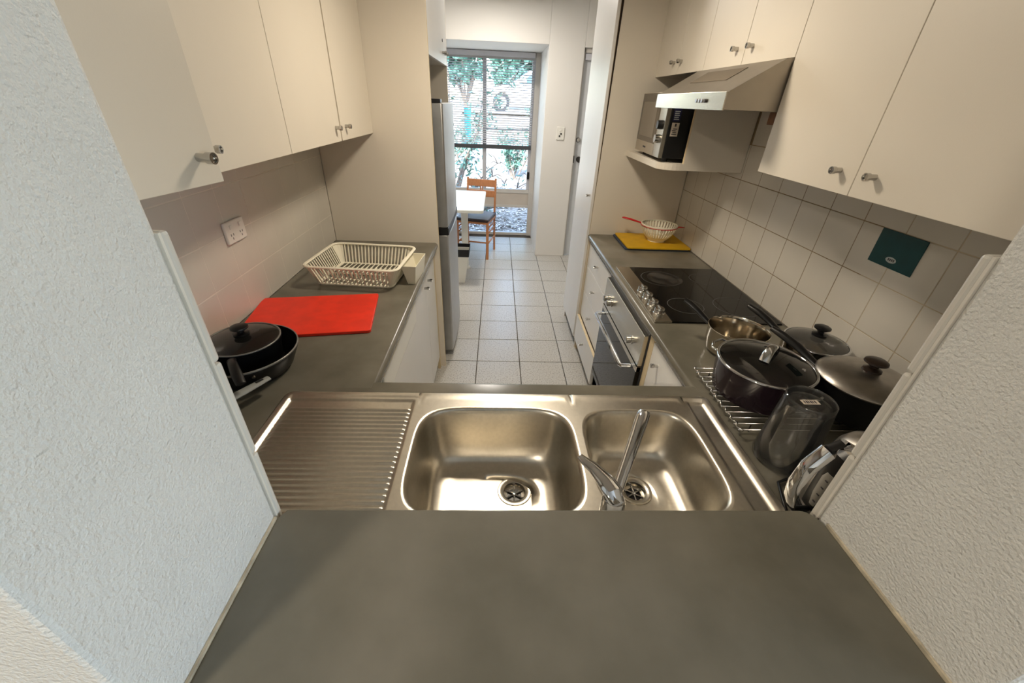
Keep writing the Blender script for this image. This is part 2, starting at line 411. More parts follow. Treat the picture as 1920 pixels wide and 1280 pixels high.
obj('edge_strip', B(XU-.017,XU-.004,1.8965,1.9035,1.48,2.4), LAMEDGE, cb)
XV = .88
wall_cab('wall_cupboard', 'cream two-door wall cupboard nearest the right side of the servery', 1, .43, 1.43, 1.48, 2.4, [(.615, 1.024), (1.024, 1.43)], XV, [.968, 1.078])
wall_cab('wall_cupboard', 'short cream cupboard directly above the range hood', 1, 1.4305, 2.06, 1.796, 2.4, [(1.43, 1.742), (1.742, 2.06)], XV, [1.69, 1.795])
wall_cab('wall_cupboard', 'short cream cupboard above the microwave', 1, 2.0605, YB-.001, 1.796, 2.4, [(2.06, 2.362), (2.362, YB)], XV, [2.318, 2.41])

# end panel and fridge surround
XE = -.345
fc = thing('fridge_surround', 'tall cream fridge surround with white keyhole cupboard above the fridge', 'cupboard', (-.65, 2.8, 0))
obj('side_panel', B(XL+.0095, XE, YA, YA+.018, 0, 2.4), LAM, fc, bev=.001, label='tall cream end panel')
obj('edge_strip', B(XE, XE+.001, YA+.001, YA+.017, 0, 2.4), LAMEDGE, fc)
obj('side_panel', B(XL+.0095, XE, 3.20, 3.218, 0, 2.4), LAM, fc, bev=.001)
obj('carcass', B((XL+.0095, XE-.02, YA+.0185, 3.1995, 1.832, 1.85), (XL+.0095, XE-.02, YA+.0185, 3.1995, 2.38, 2.4), (XL+.0095, XL+.015, YA+.0185, 3.1995, 1.85, 2.38)), CARC, fc)
d = door_panel(fc, (XE-.017, XE, YA+.02, 3.198, 1.83, 2.4), LAMW)
knob(d, (XE, 2.98, 1.885), ('x', 1)); knob(d, (XE, 3.08, 1.885), ('x', 1))
obj('keyhole', lathe(newbm(), [(0,.003),(.008,.003),(.008,0)], (XE, 2.99, 1.945), 16, axis='x'), BLACK, d)

# fridge
fr = thing('refrigerator', 'silver two-door refrigerator with black grip between its doors', 'fridge', (-.62, 2.82, 0))
obj('body', B(-.93,-.375,2.52,3.12,.03,1.62), DARKG, fr, bev=.004)
obj('gasket', B(-.375,-.362,2.525,3.115,.05,1.61), BLACK, fr)
def fdoor(z0, z1):
    bm = newbm(); pts = [(-.362, 2.515), (-.362, 3.12)] + [(-.315+.012*math.cos(a), 3.108+.012*math.sin(a)) for a in (PI/2, PI/4, 0)]
    pts += [(-.295+.0*i, 0) for i in ()]
    n = 10
    for i in range(n+1):
        y = 3.10-(.575)*i/n; u = (y-2.8175)/.3
        pts.append((-.303+.010*(1-u*u), y))
    pts += [(-.31, 2.517)]
    prism(bm, pts, 'z', z0, z1); return bm
obj('fridge_door', fdoor(.05, .905), STEELF, fr, smooth='auto', bev=.003)
obj('freezer_door', fdoor(.955, 1.625), STEELF, fr, smooth='auto', bev=.003)
obj('grip', B(-.372,-.298,2.515,3.115,.907,.953), BLACK, fr, bev=.004, label='black grip strip')
obj('hinge_cap', B(-.40,-.315,2.53,2.60,1.625,1.645), BLACK, fr, bev=.004)
for y in (2.56, 3.08):
    obj('foot', lathe(newbm(), [(0,0),(.02,0),(.02,.03),(0,.03)], (-.40, y, 0), 16), BLACK, fr)
    obj('foot', lathe(newbm(), [(0,0),(.02,0),(.02,.03),(0,.03)], (-.88, y, 0), 16), BLACK, fr)

# left base units
XD = -.378
def base_body(t, x0, x1, y0, y1, m=CARC, front='+x'):
    if front == '+x': q = (x0, x1-.019, y0, y1, .1, ZC-.037); k = (x0, x1-.06, y0, y1, 0, .1)
    else: q = (x0+.019, x1, y0, y1, .1, ZC-.037); k = (x0+.06, x1, y0, y1, 0, .1)
    obj('carcass', B(*q), m, t); obj('kickboard', B(*k), LAMEDGE, t)
t = thing('base_cupboard', 'white two-door base cupboard beside the fridge', 'cupboard', (-.65, 2.03, 0))
base_body(t, XL+.001, XD, 1.70, YA-.001)
for a, b, ky in ((1.70, 2.04, 1.985), (2.04, 2.345, 2.095)):
    d = door_panel(t, (XD-.017, XD, a+.003, b-.003, .1, .835), LAMW); knob(d, (XD, ky, .775), ('x', 1))
obj('filler', B(XD-.017, XD, 2.347, YA-.001, .0, .835), LAMEDGE, t)
t = thing('dishwasher', 'white dishwasher front under the left worktop near the red board', 'dishwasher', (-.65, 1.4, 0))
base_body(t, XL+.001, XD, 1.095, 1.695, LAMW)
obj('front_panel', B(XD-.018, XD+.004, 1.10, 1.692, .1, .73), LAMW, t, bev=.004)
obj('control_panel', B(XD-.018, XD+.008, 1.10, 1.692, .735, .836), WHITEP, t, bev=.006)
obj('top_strip', B(XD-.018, XD+.010, 1.10, 1.692, .838, .8645), LAMEDGE, t)
t = thing('sink_cupboard', 'base cupboard beneath the steel sink', 'cupboard', (.1, .7, 0))
obj('carcass', B((XFL-.02,XFL-.004,.43,.96,.1,ZC-.037), (XFR+.004,XFR+.02,.43,.96,.1,ZC-.037), (XFL-.004,XFR+.004,.43,.96,.1,.116), (XFL-.004,XFR+.004,.43,.44,.116,ZC-.2)), CARC, t)
obj('kickboard', B(XFL-.02,XFR+.02,.43,.92,0,.1), LAMEDGE, t)
for a, b, kx in ((XFL+.01, .135, .09), (.135, XFR-.01, .18)):
    d = obj('door', B(a+.0015, b-.0015, .961, .978, .1, .835), LAMW, t, bev=.001); knob(d, (kx, .978, .775), ('y', 1))

# right base units
XQ = .640
t = thing('drawer_unit', 'white base unit with four drawers beside the pantry, the lowest one ajar', 'drawers', (.9, 2.36, 0))
base_body(t, XQ, XR-.01, 2.05, YB-.002, front='-x')
zs = [(.1, .305), (.309, .50), (.504, .69), (.694, .845)]
for i, (a, b) in enumerate(zs):
    dx = -.022 if i == 0 else 0
    d = obj('drawer', B(XQ+dx, XQ+.017+dx, 2.055, YB-.02, a, b), LAMW, t, bev=.001)
    knob(d, (XQ+dx, 2.36, (a+b)/2+.01), ('x', -1))
    if i == 0: obj('drawer_edge', B(XQ+dx, XQ+.0165+dx, 2.056, YB-.021, b, b+.0015), LAMEDGE, d)
obj('side_strip', B(XQ, XQ+.019, YB-.019, YB-.002, .0, .86), LAMEDGE, t)
t = thing('corner_cupboard', 'white base cupboard between the oven and the sink', 'cupboard', (.9, 1.2, 0))
base_body(t, XQ, XR-.01, 1.0, 1.388, front='-x')
d = door_panel(t, (XQ, XQ+.017, 1.03, 1.345, .1, .845), LAMW); knob(d, (XQ, 1.27, .785), ('x', -1))
obj('side_strip', B(XQ, XQ+.019, 1.347, 1.388, .1, .86), LAMEDGE, t)

# pantry
XP = .612
t = thing('pantry', 'tall white pantry cupboard with chrome knob beyond the right worktop', 'cupboard', (.9, 2.95, 0))
obj('side_panel', B(XP+.02, XR-.0095, YB, YB+.018, 0, 2.4), LAM, t, bev=.001)
obj('side_panel', B(XP+.02, XR-.0095, 3.205, 3.223, 0, 2.4), LAM, t, bev=.001)
obj('carcass', B((XP+.03, XR-.0095, YB+.019, 3.204, .1, .118), (XP+.03, XR-.0095, YB+.019, 3.204, 2.38, 2.4), (XR-.015, XR-.0095, YB+.019, 3.204, .118, 2.38)), CARC, t)
obj('dark_gap', B(XP+.02, XP+.03, YB+.019, 3.204, .1, 2.4), mat('gap_shade_brown', (40, 28, 20), .9, var=.1), t, label='dark brown fill painting shade in the door gap')  # dark brown fill painting the shade behind the pantry door edge
obj('gap_shade', prism(newbm(), [(XP+.0185,1.05),(XP+.0185,2.4),(XP+.034,2.4)], 'y', YB-.0015, YB-.0002), mat('gap_shade_brown', (40, 28, 20)), t, label='dark brown strip painting gap shade, widening towards the top')  # flat dark wedge standing in for shade in the widening door gap
obj('edge_strip', B(XP+.0175, XP+.0195, YB+.001, YB+.017, .1, 2.4), LAMEDGE, t)
d = door_panel(t, (XP, XP+.017, YB, 3.222, .1, 2.4), LAMW); knob(d, (XP, YB+.05, 1.14), ('x', -1))
obj('kickboard', B(XP+.05, XR-.0095, YB+.019, 3.204, 0, .1), DARKG, t)

# oven
XO = .615
ov = thing('oven', 'built-in steel oven with black glass door beneath the hob', 'oven', (.9, 1.715, 0))
obj('cavity', B(XO+.02, XR-.02, 1.395, 2.04, .1, ZC-.037), DARKG, ov)
obj('control_panel', B(XO, XO+.02, 1.395, 2.04, .695, .845), STEEL, ov, bev=.002)
dr = obj('oven_door', B(XO, XO+.02, 1.398, 2.037, .215, .69), GLASSB, ov, bev=.002, label='black glass oven door')
obj('door_trim', B(XO-.001, XO+.019, 1.398, 2.037, .665, .689), STEEL, dr)
obj('plinth_panel', B(XO+.02, XO+.036, 1.395, 2.04, .0, .21), LAMW, ov)
hp = [(XO,1.46,.655),(XO-.045,1.46,.655),(XO-.05,1.47,.655),(XO-.05,1.965,.655),(XO-.045,1.975,.655),(XO,1.975,.655)]
obj('handle', tube(newbm(), hp, 0, 8, flat=(.012,.008), up=(0,0,1)), CHROME, dr, smooth='auto', label='flat chrome bar handle')
for y in (1.955, 1.895, 1.52):
    obj('knob', lathe(newbm(), [(0,.028),(.013,.028),(.016,.026),(.016,.006),(.02,.004),(.02,0)], (XO, y, .755), 20, axis='x', sgn=-1), KNOBM, ov, smooth='auto')
obj('kick_dark', B(XO+.037,XO+.06,1.395,2.04,.0,.099), DARKG, ov)

# hob
hb = thing('hob', 'black glass electric hob with steel strip of four knobs', 'hob', (.92, 1.72, ZC))
obj('glass_top', B(.722, 1.185, 1.41, 2.035, ZC+.0005, ZC+.007), GLASSB, hb, bev=.0015)
obj('control_strip', B(.650, .722, 1.41, 2.035, ZC+.0005, ZC+.008), STEEL, hb, bev=.0015, label='brushed steel control strip')
for y in (1.49, 1.565, 1.64, 1.715):
    kb = obj('knob', lathe(newbm(), [(0,.022),(.019,.022),(.021,.019),(.021,.003),(.024,0)], (.694, y, ZC+.008), 24), KNOBM, hb, smooth='auto')
    obj('grip_bar', B(.6895, .6985, y-.019, y+.019, ZC+.030, ZC+.036), KNOBM, kb, bev=.002)
def ring(r, c):
    return lathe(newbm(), [(r,.0002),(r+.0015,.0004),(r+.003,.0002)], c, 48)
for c, r in (((.84, 1.88), .095), ((.84, 1.565), .075), ((1.07, 1.88), .075), ((1.07, 1.565), .095)):
    obj('cooking_zone', ring(r, (c[0], c[1], ZC+.007)), DARKG, hb)
obj('burnt_stain', lathe(newbm(), [(0,.0003),(.05,.0003),(.088,.0002)], (.86, 1.88, ZC+.007), 40), HOBSTAIN, hb)

# range hood
rh = thing('range_hood', 'slanted stainless range hood over the hob', 'range hood', (.95, 1.745, 1.65))
obj('canopy', prism(newbm(), [(.708,1.652),(.708,1.70),(.862,1.792),(.875,1.792),(XR-.01,1.792),(XR-.01,1.652)], 'y', 1.434, 2.0585), mat('hood_steel', (168, 160, 148), .42, .85, var=.05, vscale=12), rh, bev=.001)
obj('front_lip', B(.704,.708,1.434,2.0585,1.65,1.701), STEEL, rh, bev=.0008)
for i in range(4):
    obj('button', lathe(newbm(), [(0,.006),(.006,.006),(.006,0)], (.704, 1.565+i*.022, 1.676), 12, axis='x', sgn=-1), DARKG if i == 0 else CHROME, rh)
dv = Vector((.862-.708, 0, 1.792-1.70)).normalized(); nv = Vector((-dv.z, 0, dv.x))
bm = newbm()
v = []
for u, y in ((.075,1.60),(.075,1.90),(.150,1.90),(.150,1.60)):
    p = Vector((.708,y,1.70)) + dv*u + nv*.0004; v.append(bm.verts.new(p))
for vv in list(v): v.append(bm.verts.new(vv.co + nv*.0012))
for f in ((4,5,6,7),(0,1,5,4),(1,2,6,5),(2,3,7,6),(3,0,4,7)): bm.faces.new([v[i] for i in f])
bmesh.ops.recalc_face_normals(bm, faces=bm.faces)
obj('slope_plate', bm, mat('plate_grey', (118, 108, 94), .6, .3, var=.05), rh)  # thin plate on the canopy slope, darker grey than the steel
obj('mounting_block', B(.90,.95,1.44,1.50,1.615,1.6515), BROWNW, rh, bev=.002, label='brown timber block')

# microwave shelf
ms = thing('microwave_shelf', 'cream shelf with rounded corner and side panel holding the microwave', 'shelf', (1.0, 2.37, 1.39))
obj('shelf', prism(newbm(), [(XR-.01,2.088),(.9,2.07),(.885,2.07)] + [(.788+.075*(1-math.cos(a))*1.3, 2.07+.075-.075*math.sin(a)) for a in [PI/2-PI/2*i/8 for i in range(9)]] + [(.788,YB-.001),(XR-.01,YB-.001)], 'z', 1.39, 1.42), LAM, ms, bev=.002)
obj('side_panel', B(.90, XR-.01, 2.07, 2.087, 1.39, 1.794), LAM, ms, bev=.001)
obj('panel_edge', B(.898, .90, 2.071, 2.086, 1.421, 1.794), LAMEDGE, ms)

# microwave (local frame: front at x=0 facing -x, near side y=0)
mw = thing('microwave', 'steel and black microwave oven on the shelf by the range hood', 'microwave', (.783, 2.115, 1.42), math.radians(-3.0))
def lo(name, bm, m, par, **k): return obj(name, bm, m, par, local=True, **k)
lo('case', B(.02,.34,0,.46,.018,.295), BLACK, mw, bev=.003)
fd = lo('door', B(0,.02,.105,.46,.018,.295), mat('microwave_door_steel', (186,176,160), .3, .8, var=.05), mw, bev=.002)
lo('door_glass', B(-.002,0,.11,.455,.072,.292), mat('microwave_glass', (78,68,56), .12, var=.06), fd)
lo('door_window', B(-.003,-.002,.155,.42,.095,.255), mat('microwave_mesh', (116,106,92), .3, var=.05), fd)
lo('door_badge', B(-.0012,-.0002,.25,.30,.042,.05), PRINT, fd)
cp = lo('control_panel', B(0,.02,.0,.103,.018,.295), STEEL, mw, bev=.002)
lo('dial', lathe(newbm(), [(0,.02),(.018,.02),(.02,.004),(.02,0)], (0,.05,.16), 20, axis='x', sgn=-1), BLACK, cp, smooth='auto')
lo('dial', lathe(newbm(), [(0,.02),(.018,.02),(.02,.004),(.02,0)], (0,.05,.10), 20, axis='x', sgn=-1), KNOBM, cp, smooth='auto')
s1 = lo('sticker', B(.035,.07,-.0008,0,.115,.172), STICK, mw)
lo('print', B(*[(.04+.004*(i%2),.064-.003*(i%3),-.0012,-.0008,.122+i*.0075,.1255+i*.0075) for i in range(4)], (.049,.057,-.0012,-.0008,.156,.168)), PRINT, s1)
s2 = lo('sticker', B(.033,.068,-.0008,0,.177,.24), NAVY, mw)
lo('print', B(*[(.038,.062-.003*(i%2),-.0012,-.0008,.184+i*.008,.188+i*.008) for i in range(5)]), SILV, s2)
for x in (.05, .3):
    for y in (.05, .41): lo('foot', lathe(newbm(), [(0,0),(.014,0),(.014,.018),(0,.018)], (x,y,0), 12), BLACK, mw)

# ------------------------------------------------------------ sink
sk = thing('sink', 'stainless double bowl sink with ribbed drainboard', 'sink', (.02, .69, ZC))
X0, X1, Y0, Y1 = -.6, .65, .445, .937
def sstep(a, b, x):
    t = max(0, min(1, (x-a)/(b-a))); return t*t*(3-2*t)
def deckz(x, y):
    d = min(x-X0, X1-x, y-Y0, Y1-y)
    z = .0006 + .0080*sstep(0, .008, d) - .0026*sstep(.018, .030, d)
    return z
def drainz(x, y):
    z = deckz(x, y)
    e = sstep(-.580, -.566, x)*(1-sstep(-.232, -.221, x))*(1-sstep(.893, .905, y))
    z -= .0058*e
    g = sstep(-.570, -.555, x)*(1-sstep(-.236, -.226, x))
    if y < .868: z += g*.0048*(.5-.5*math.cos(2*PI*(y-.868)/.0157))
    return z + .0008*e
def stripz(x, y):
    z = deckz(x, y)
    inn = sstep(.572, .580, x)*(1-sstep(.612, .624, x))*sstep(.46, .47, y)*(1-sstep(.895, .905, y))
    return z - .0045*inn
def rnd(x, y, r=.03):
    for cx, cy, sx, sy in ((X0+r, Y0+r, -1, -1), (X0+r, Y1-r, -1, 1), (X1-r, Y0+r, 1, -1), (X1-r, Y1-r, 1, 1)):
        if (x-cx)*sx > 0 and (y-cy)*sy > 0:
            d = math.hypot(x-cx, y-cy); m = max(abs(x-cx), abs(y-cy))
            if d > 0: return cx+(x-cx)*m/d, cy+(y-cy)*m/d
    return x, y
def grid(bm, x0, x1, y0, y1, nx, ny, fz):
    V = []
    for i in range(nx+1):
        row = []
        for j in range(ny+1):
            x, y = x0+(x1-x0)*i/nx, y0+(y1-y0)*j/ny
            z = fz(x, y); x, y = rnd(x, y); row.append(bm.verts.new((x, y, ZC+z)))
        V.append(row)
    for i in range(nx):
        for j in range(ny): bm.faces.new((V[i][j], V[i+1][j], V[i+1][j+1], V[i][j+1]))
bm = newbm()
grid(bm, X0, -.215, Y0, Y1, 150, 250, drainz)
obj('drainboard', bm, SINK, sk, smooth=True)
bm = newbm(); grid(bm, .565, X1, Y0, Y1, 34, 100, stripz)
bmesh.ops.recalc_face_normals(bm, faces=bm.faces); obj('side_ledge', bm, SINK, sk, smooth=True)
N = 112
def contour(bx0, bx1, by0, by1, ang, n=4.2, inset=0, bow=.012):
    cx, cy = (bx0+bx1)/2, (by0+by1)/2; a, b = (bx1-bx0)/2-inset, (by1-by0)/2-inset
    c, s = math.cos(ang), math.sin(ang)
    r = 1/((abs(c)/a)**n + (abs(s)/b)**n)**(1/n)
    return cx+r*c, cy+r*s
def rectpt(x0, x1, y0, y1, cx, cy, ang):
    c, s = math.cos(ang), math.sin(ang); t = 1e9
    if c > 1e-9: t = min(t, (x1-cx)/c)
    if c < -1e-9: t = min(t, (x0-cx)/c)
    if s > 1e-9: t = min(t, (y1-cy)/s)
    if s < -1e-9: t = min(t, (y0-cy)/s)
    return cx+t*c, cy+t*s
def bowl(cell, bw, depth, drain, nexp, tag):
    bx0, bx1, by0, by1 = bw; cx, cy = (bx0+bx1)/2, (by0+by1)/2
    angs = [2*PI*i/N for i in range(N)]
    for px, py in ((cell[0],cell[2]),(cell[1],cell[2]),(cell[0],cell[3]),(cell[1],cell[3])):   # snap rays to the cell corners
        a = math.atan2(py-cy, px-cx) % (2*PI); i = min(range(N), key=lambda k: abs(angs[k]-a)); angs[i] = a
    dk = newbm(); rings = []
    for t in [0, .04, .08, .12, .17, .22, .28, .35, .45, .6, .75, .87, .95, 1]:
        ring = []
        for a in angs:
            ox, oy = rectpt(*cell, cx, cy, a); ix, iy = contour(*bw, a, nexp, -.008)
            x, y = ox+(ix-ox)*t, oy+(iy-oy)*t
            ring.append(dk.verts.new((x, y, ZC+deckz(x, y))))
        rings.append(ring)
    for A, Bv in zip(rings, rings[1:]):
        for i in range(N): dk.faces.new((A[i], A[(i+1) % N], Bv[(i+1) % N], Bv[i]))
    obj('deck', dk, SINK, sk, smooth=True)
    bb = newbm(); rings = []
    prof = [(-.008, .0060), (-.004, .0057), (0, .0030), (.003, -.003), (.005, -.012), (.010, -depth*.35), (.017, -depth*.65), (.025, -depth*.8), (.034, -depth*.9), (.05, -depth*.965), (.075, -depth*.99), (.10, -depth)]
    for ins, z in prof:
        rings.append([bb.verts.new((*contour(*bw, a, nexp if ins < .02 else max(2.6, nexp-ins*22), ins), ZC+z)) for a in angs])
    for t in (.25, .5, .75, .92):
        ring = []
        for a in angs:
            ox, oy = contour(*bw, a, 2.6, .10); ix, iy = drain[0]+.046*math.cos(a), drain[1]+.046*math.sin(a)
            ring.append(bb.verts.new((ox+(ix-ox)*t, oy+(iy-oy)*t, ZC-depth-.003*t)))
        rings.append(ring)
    rings.append([bb.verts.new((drain[0]+.046*math.cos(a), drain[1]+.046*math.sin(a), ZC-depth-.003)) for a in angs])
    for A, Bv in zip(rings, rings[1:]):
        for i in range(N): bb.faces.new((A[i], A[(i+1) % N], Bv[(i+1) % N], Bv[i]))
    bo = obj('bowl', bb, SINK, sk, smooth=True)
    zc = ZC-depth-.003
    st = obj('strainer', lathe(newbm(), [(.047,.0),(.046,.0025),(.042,.003),(.034,.0015),(.030,-.001),(.029,-.014),(.012,-.018),(0,-.018)], (drain[0], drain[1], zc), 40), STEEL, bo, smooth='auto')
    sp = newbm()
    for i in range(6):
        a = PI/2+i*PI/3
        tube(sp, [(drain[0]+.006*math.cos(a), drain[1]+.006*math.sin(a), zc-.0125), (drain[0]+.027*math.cos(a), drain[1]+.027*math.sin(a), zc-.0125)], .0022, 8)
    lathe(sp, [(0,.004),(.005,.003),(.007,0),(.007,-.003)], (drain[0], drain[1], zc-.0125), 16)
    obj('strainer_star', sp, CHROME, bo, smooth='auto')
    obj('strainer_hole', lathe(newbm(), [(0,.0005),(.0275,.0005)], (drain[0], drain[1], zc-.0165), 32), BLACK, bo)
bowl((-.215,.2285,Y0,Y1), (-.197,.212,.525,.866), .168, (.063,.728), 4.6, 'l')
bowl((.2285,.565,Y0,Y1), (.245,.548,.530,.862), .148, (.392,.715), 4.2, 'r')
# sink overflow plug disc seen at the bowl's near lip
tp = thing('tap', 'chrome lever mixer tap with long straight spout over the sink', 'tap', (.235, .492, ZC+.004))
obj('body', lathe(newbm(), [(0,0),(.027,0),(.027,.006),(.0235,.010),(.0225,.06),(.0225,.098),(.020,.104),(0,.106)], (.235,.492,ZC+.004), 32), CHROME, tp, smooth='auto')
sp0 = Vector((.242,.510,.955)); sp1 = Vector((.352,.700,1.045))
pts = [sp0.lerp(sp1, t) for t in (0, .1, .3, .6, .9, .97, 1)]
obj('spout', tube(newbm(), pts, 0, 16, flat=[(.011,.010),(.0115,.011),(.0125,.0115),(.0135,.012),(.015,.012),(.0148,.010),(.012,.006)], up=(0,0,1)), CHROME, tp, smooth='auto')
lv = [(.238,.482,1.006),(.232,.498,1.019),(.222,.522,1.022),(.205,.552,1.024),(.190,.565,1.027),(.181,.578,1.029)]
obj('lever', tube(newbm(), lv, 0, 16, flat=[(.016,.008),(.021,.011),(.019,.009),(.014,.006),(.011,.005),(.007,.003)], up=(0,0,1)), CHROME, tp, smooth='auto')

# ------------------------------------------------------------ things on the left worktop
rb = thing('chopping_board', 'red plastic chopping board on the left worktop', 'chopping board', (-.706, 1.412, ZC+.0005), math.radians(9.2))
lo('board', prism(newbm(), rrect(-.229,.229,-.165,.165,.012), 'z', 0, .011), REDB, rb, bev=.002)

# dish rack
DR = thing('dish_rack', 'cream plastic dish rack on the left worktop', 'dish rack', (-.625, 1.835, ZC+.0005), math.radians(-4.3))
def rim_pts(hx, hy, z, r=.04, n=5): return [(x, y, z) for x, y in rrect(-hx, hx, -hy, hy, r, n)]
TX, TY, BX, BY, HT = .208, .172, .17, .135, .098
lo('rim', tube(newbm(), rim_pts(TX, TY, HT), 0, 8, closed=True, flat=(.008,.005), up=(0,0,1)), CREAMP, DR, smooth='auto')
lo('base_frame', tube(newbm(), rim_pts(BX, BY, .008, .02), 0, 8, closed=True, flat=(.005,.005), up=(0,0,1)), CREAMP, DR, smooth='auto')
def slats(n, half_t, half_b, off_t, off_b, axis):
    for sgn in (-1, 1):
        shared = None
        for i in range(n):
            t = -1+2*(i+.5)/n
            a, b = t*half_t, t*half_b
            if axis == 'x': p, q = (a, sgn*off_t, HT-.002), (b, sgn*off_b, .008)
            else: p, q = (sgn*off_t, a, HT-.002), (sgn*off_b, b, .008)
            lo('slat', tube(newbm(), [p, q], 0, 6, flat=(.0038,.002), up=(0,1,0) if axis == 'x' else (1,0,0)), CREAMP, DR)
slats(19, TX-.04, BX-.015, TY, BY, 'x'); slats(14, TY-.04, BY-.015, TX, BX, 'y')
for cx in (-1, 1):
    for cy in (-1, 1):
        bm = newbm(); V = []
        for k in range(5):
            a = (PI/2)*k/4
            V.append((bm.verts.new((cx*(TX-.04+.04*math.cos(a)), cy*(TY-.04+.04*math.sin(a)), HT-.002)), bm.verts.new((cx*(BX-.015+.015*math.cos(a)), cy*(BY-.015+.015*math.sin(a)), .008))))
        for A, Bv in zip(V, V[1:]): bm.faces.new((A[0], Bv[0], Bv[1], A[1]))
        o = lo('corner', bm, CREAMP, DR); s = o.modifiers.new('s', 'SOLIDIFY'); s.thickness = .002
for i in range(15):
    x = -BX+.012+i*(2*BX-.024)/14
    lo('base_bar', tube(newbm(), [(x,-BY,.008),(x,-.055,.009),(x,-.05,.03),(x+.006,-.04,.034),(x+.006,.02,.034),(x,.03,.012),(x,BY,.008)], .0026, 6), CREAMP, DR)
for y in (-.07, .0, .07):
    lo('cross_bar', tube(newbm(), [(-BX,y,.006),(BX,y,.006)], .0024, 6), CREAMP, DR)
cu = thing('cutlery_cup', 'cream plastic cutlery cup clipped on the dish rack', 'cutlery holder', (-.388, 1.828, ZC+.0005), math.radians(-4.3))
bm = newbm()
def frus(bm, x0t, x1t, y0t, y1t, zt, x0b, x1b, y0b, y1b, zb, wth=.0025):
    o_ = [[bm.verts.new(p) for p in ((a,c,z),(b,c,z),(b,d,z),(a,d,z))] for a,b,c,d,z in ((x0b,x1b,y0b,y1b,zb),(x0t,x1t,y0t,y1t,zt),(x0t+wth,x1t-wth,y0t+wth,y1t-wth,zt),(x0b+wth,x1b-wth,y0b+wth,y1b-wth,zb+wth))]
    for A, Bv in zip(o_, o_[1:]):
        for i in range(4): bm.faces.new((A[i], A[(i+1)%4], Bv[(i+1)%4], Bv[i]))
    bm.faces.new(o_[0][::-1]); bm.faces.new(o_[3]); bmesh.ops.recalc_face_normals(bm, faces=bm.faces); return bm
frus(bm, -.034,.034,-.095,.095,.09, -.012,.022,-.085,.085,.0)
lo('cup', bm, CREAMP, cu, bev=.001)
lo('clip', B(-.048,-.034,-.03,.03,.082,.09), CREAMP, cu)

# pans on the left
def pan_prof(rb, rt, h, t=.003):
    return [(0,0),(rb,0),(rb+(rt-rb)*.35,h*.18),(rt-.004,h*.8),(rt,h),(rt,h+.003),(rt-t,h+.003),(rt-t-.004,h*.8),(rb+(rt-rb)*.3-t,h*.2+t),(rb-t,t+.001),(0,t+.001)]
RIMG = mat('grey_pan_rim', (132, 130, 126), .35, .4, var=.08)
p1 = thing('frying_pan', 'large black frying pan with grey rim beside the red board', 'frying pan', (-.765, 1.052, ZC+.0005))
obj('pan', lathe(newbm(), pan_prof(.115, .152, .072), (-.765,1.052,ZC+.0005), 64), ENAMEL, p1, smooth='auto')
obj('rim', lathe(newbm(), [(.1495,.0755),(.1530,.0755),(.1535,.0735),(.1525,.070)], (-.765,1.052,ZC+.0005), 64), RIMG, p1, smooth=True, label='thin grey rim')
obj('rivet', lathe(newbm(), [(0,.003),(.006,.002),(.007,0)], (-.68,.935,ZC+.055), 12, axis='y', sgn=-1), KNOBM, p1)
p2 = thing('saucepan', 'smaller black pan with smoked glass lid nested in the large frying pan', 'pan', (-.765, 1.068, ZC+.0055))
c2 = (-.765, 1.068, ZC+.0055)
obj('pan', lathe(newbm(), pan_prof(.085, .103, .088), c2, 56), ENAMEL, p2, smooth='auto')
ld = obj('lid', lathe(newbm(), [(.101,.092),(.096,.095),(.08,.101),(.05,.107),(.02,.110),(0,.110)], c2, 56), LIDG, p2, smooth=True, label='smoked glass lid')
obj('lid_rim', lathe(newbm(), [(.0985,.0912),(.103,.092),(.1035,.0945),(.1005,.0965),(.0985,.0945)], c2, 56), RIMG, ld, smooth=True)
obj('lid_knob', lathe(newbm(), [(0,.140),(.016,.1395),(.024,.136),(.025,.131),(.020,.127),(.010,.123),(.010,.117),(.022,.114),(.022,.111),(0,.111)], c2, 32), BLACK, ld, smooth='auto', label='black lid knob')
hd = [(-.748,.975,ZC+.086),(-.738,.955,ZC+.094),(-.715,.925,ZC+.094),(-.690,.893,ZC+.086),(-.672,.872,ZC+.076)]
obj('handle', tube(newbm(), hd, 0, 12, flat=[(.011,.006),(.012,.007),(.013,.008),(.014,.008),(.012,.006)]), BLACK, p2, smooth='auto', label='black handle')
p3 = thing('skillet', 'black skillet with pale grey handle half hidden by the left servery wall', 'frying pan', (-.80, .735, ZC+.0005))
obj('pan', lathe(newbm(), pan_prof(.09, .118, .045), (-.80,.735,ZC+.0005), 56), ENAMEL, p3, smooth='auto')
hd = [(-.745,.806,ZC+.042),(-.728,.815,ZC+.046),(-.702,.842,ZC+.044),(-.680,.880,ZC+.044),(-.644,.945,ZC+.044)]
hh = obj('handle', tube(newbm(), hd, 0, 14, flat=[(.010,.006),(.013,.007),(.014,.007),(.0145,.007),(.011,.005)]), GREYH, p3, smooth='auto', label='pale grey silicone handle')
obj('hanging_hole', tube(newbm(), [(-.662,.9125,ZC+.0503),(-.652,.9305,ZC+.0498)], 0, 10, flat=(.004,.0015)), BLACK, hh)

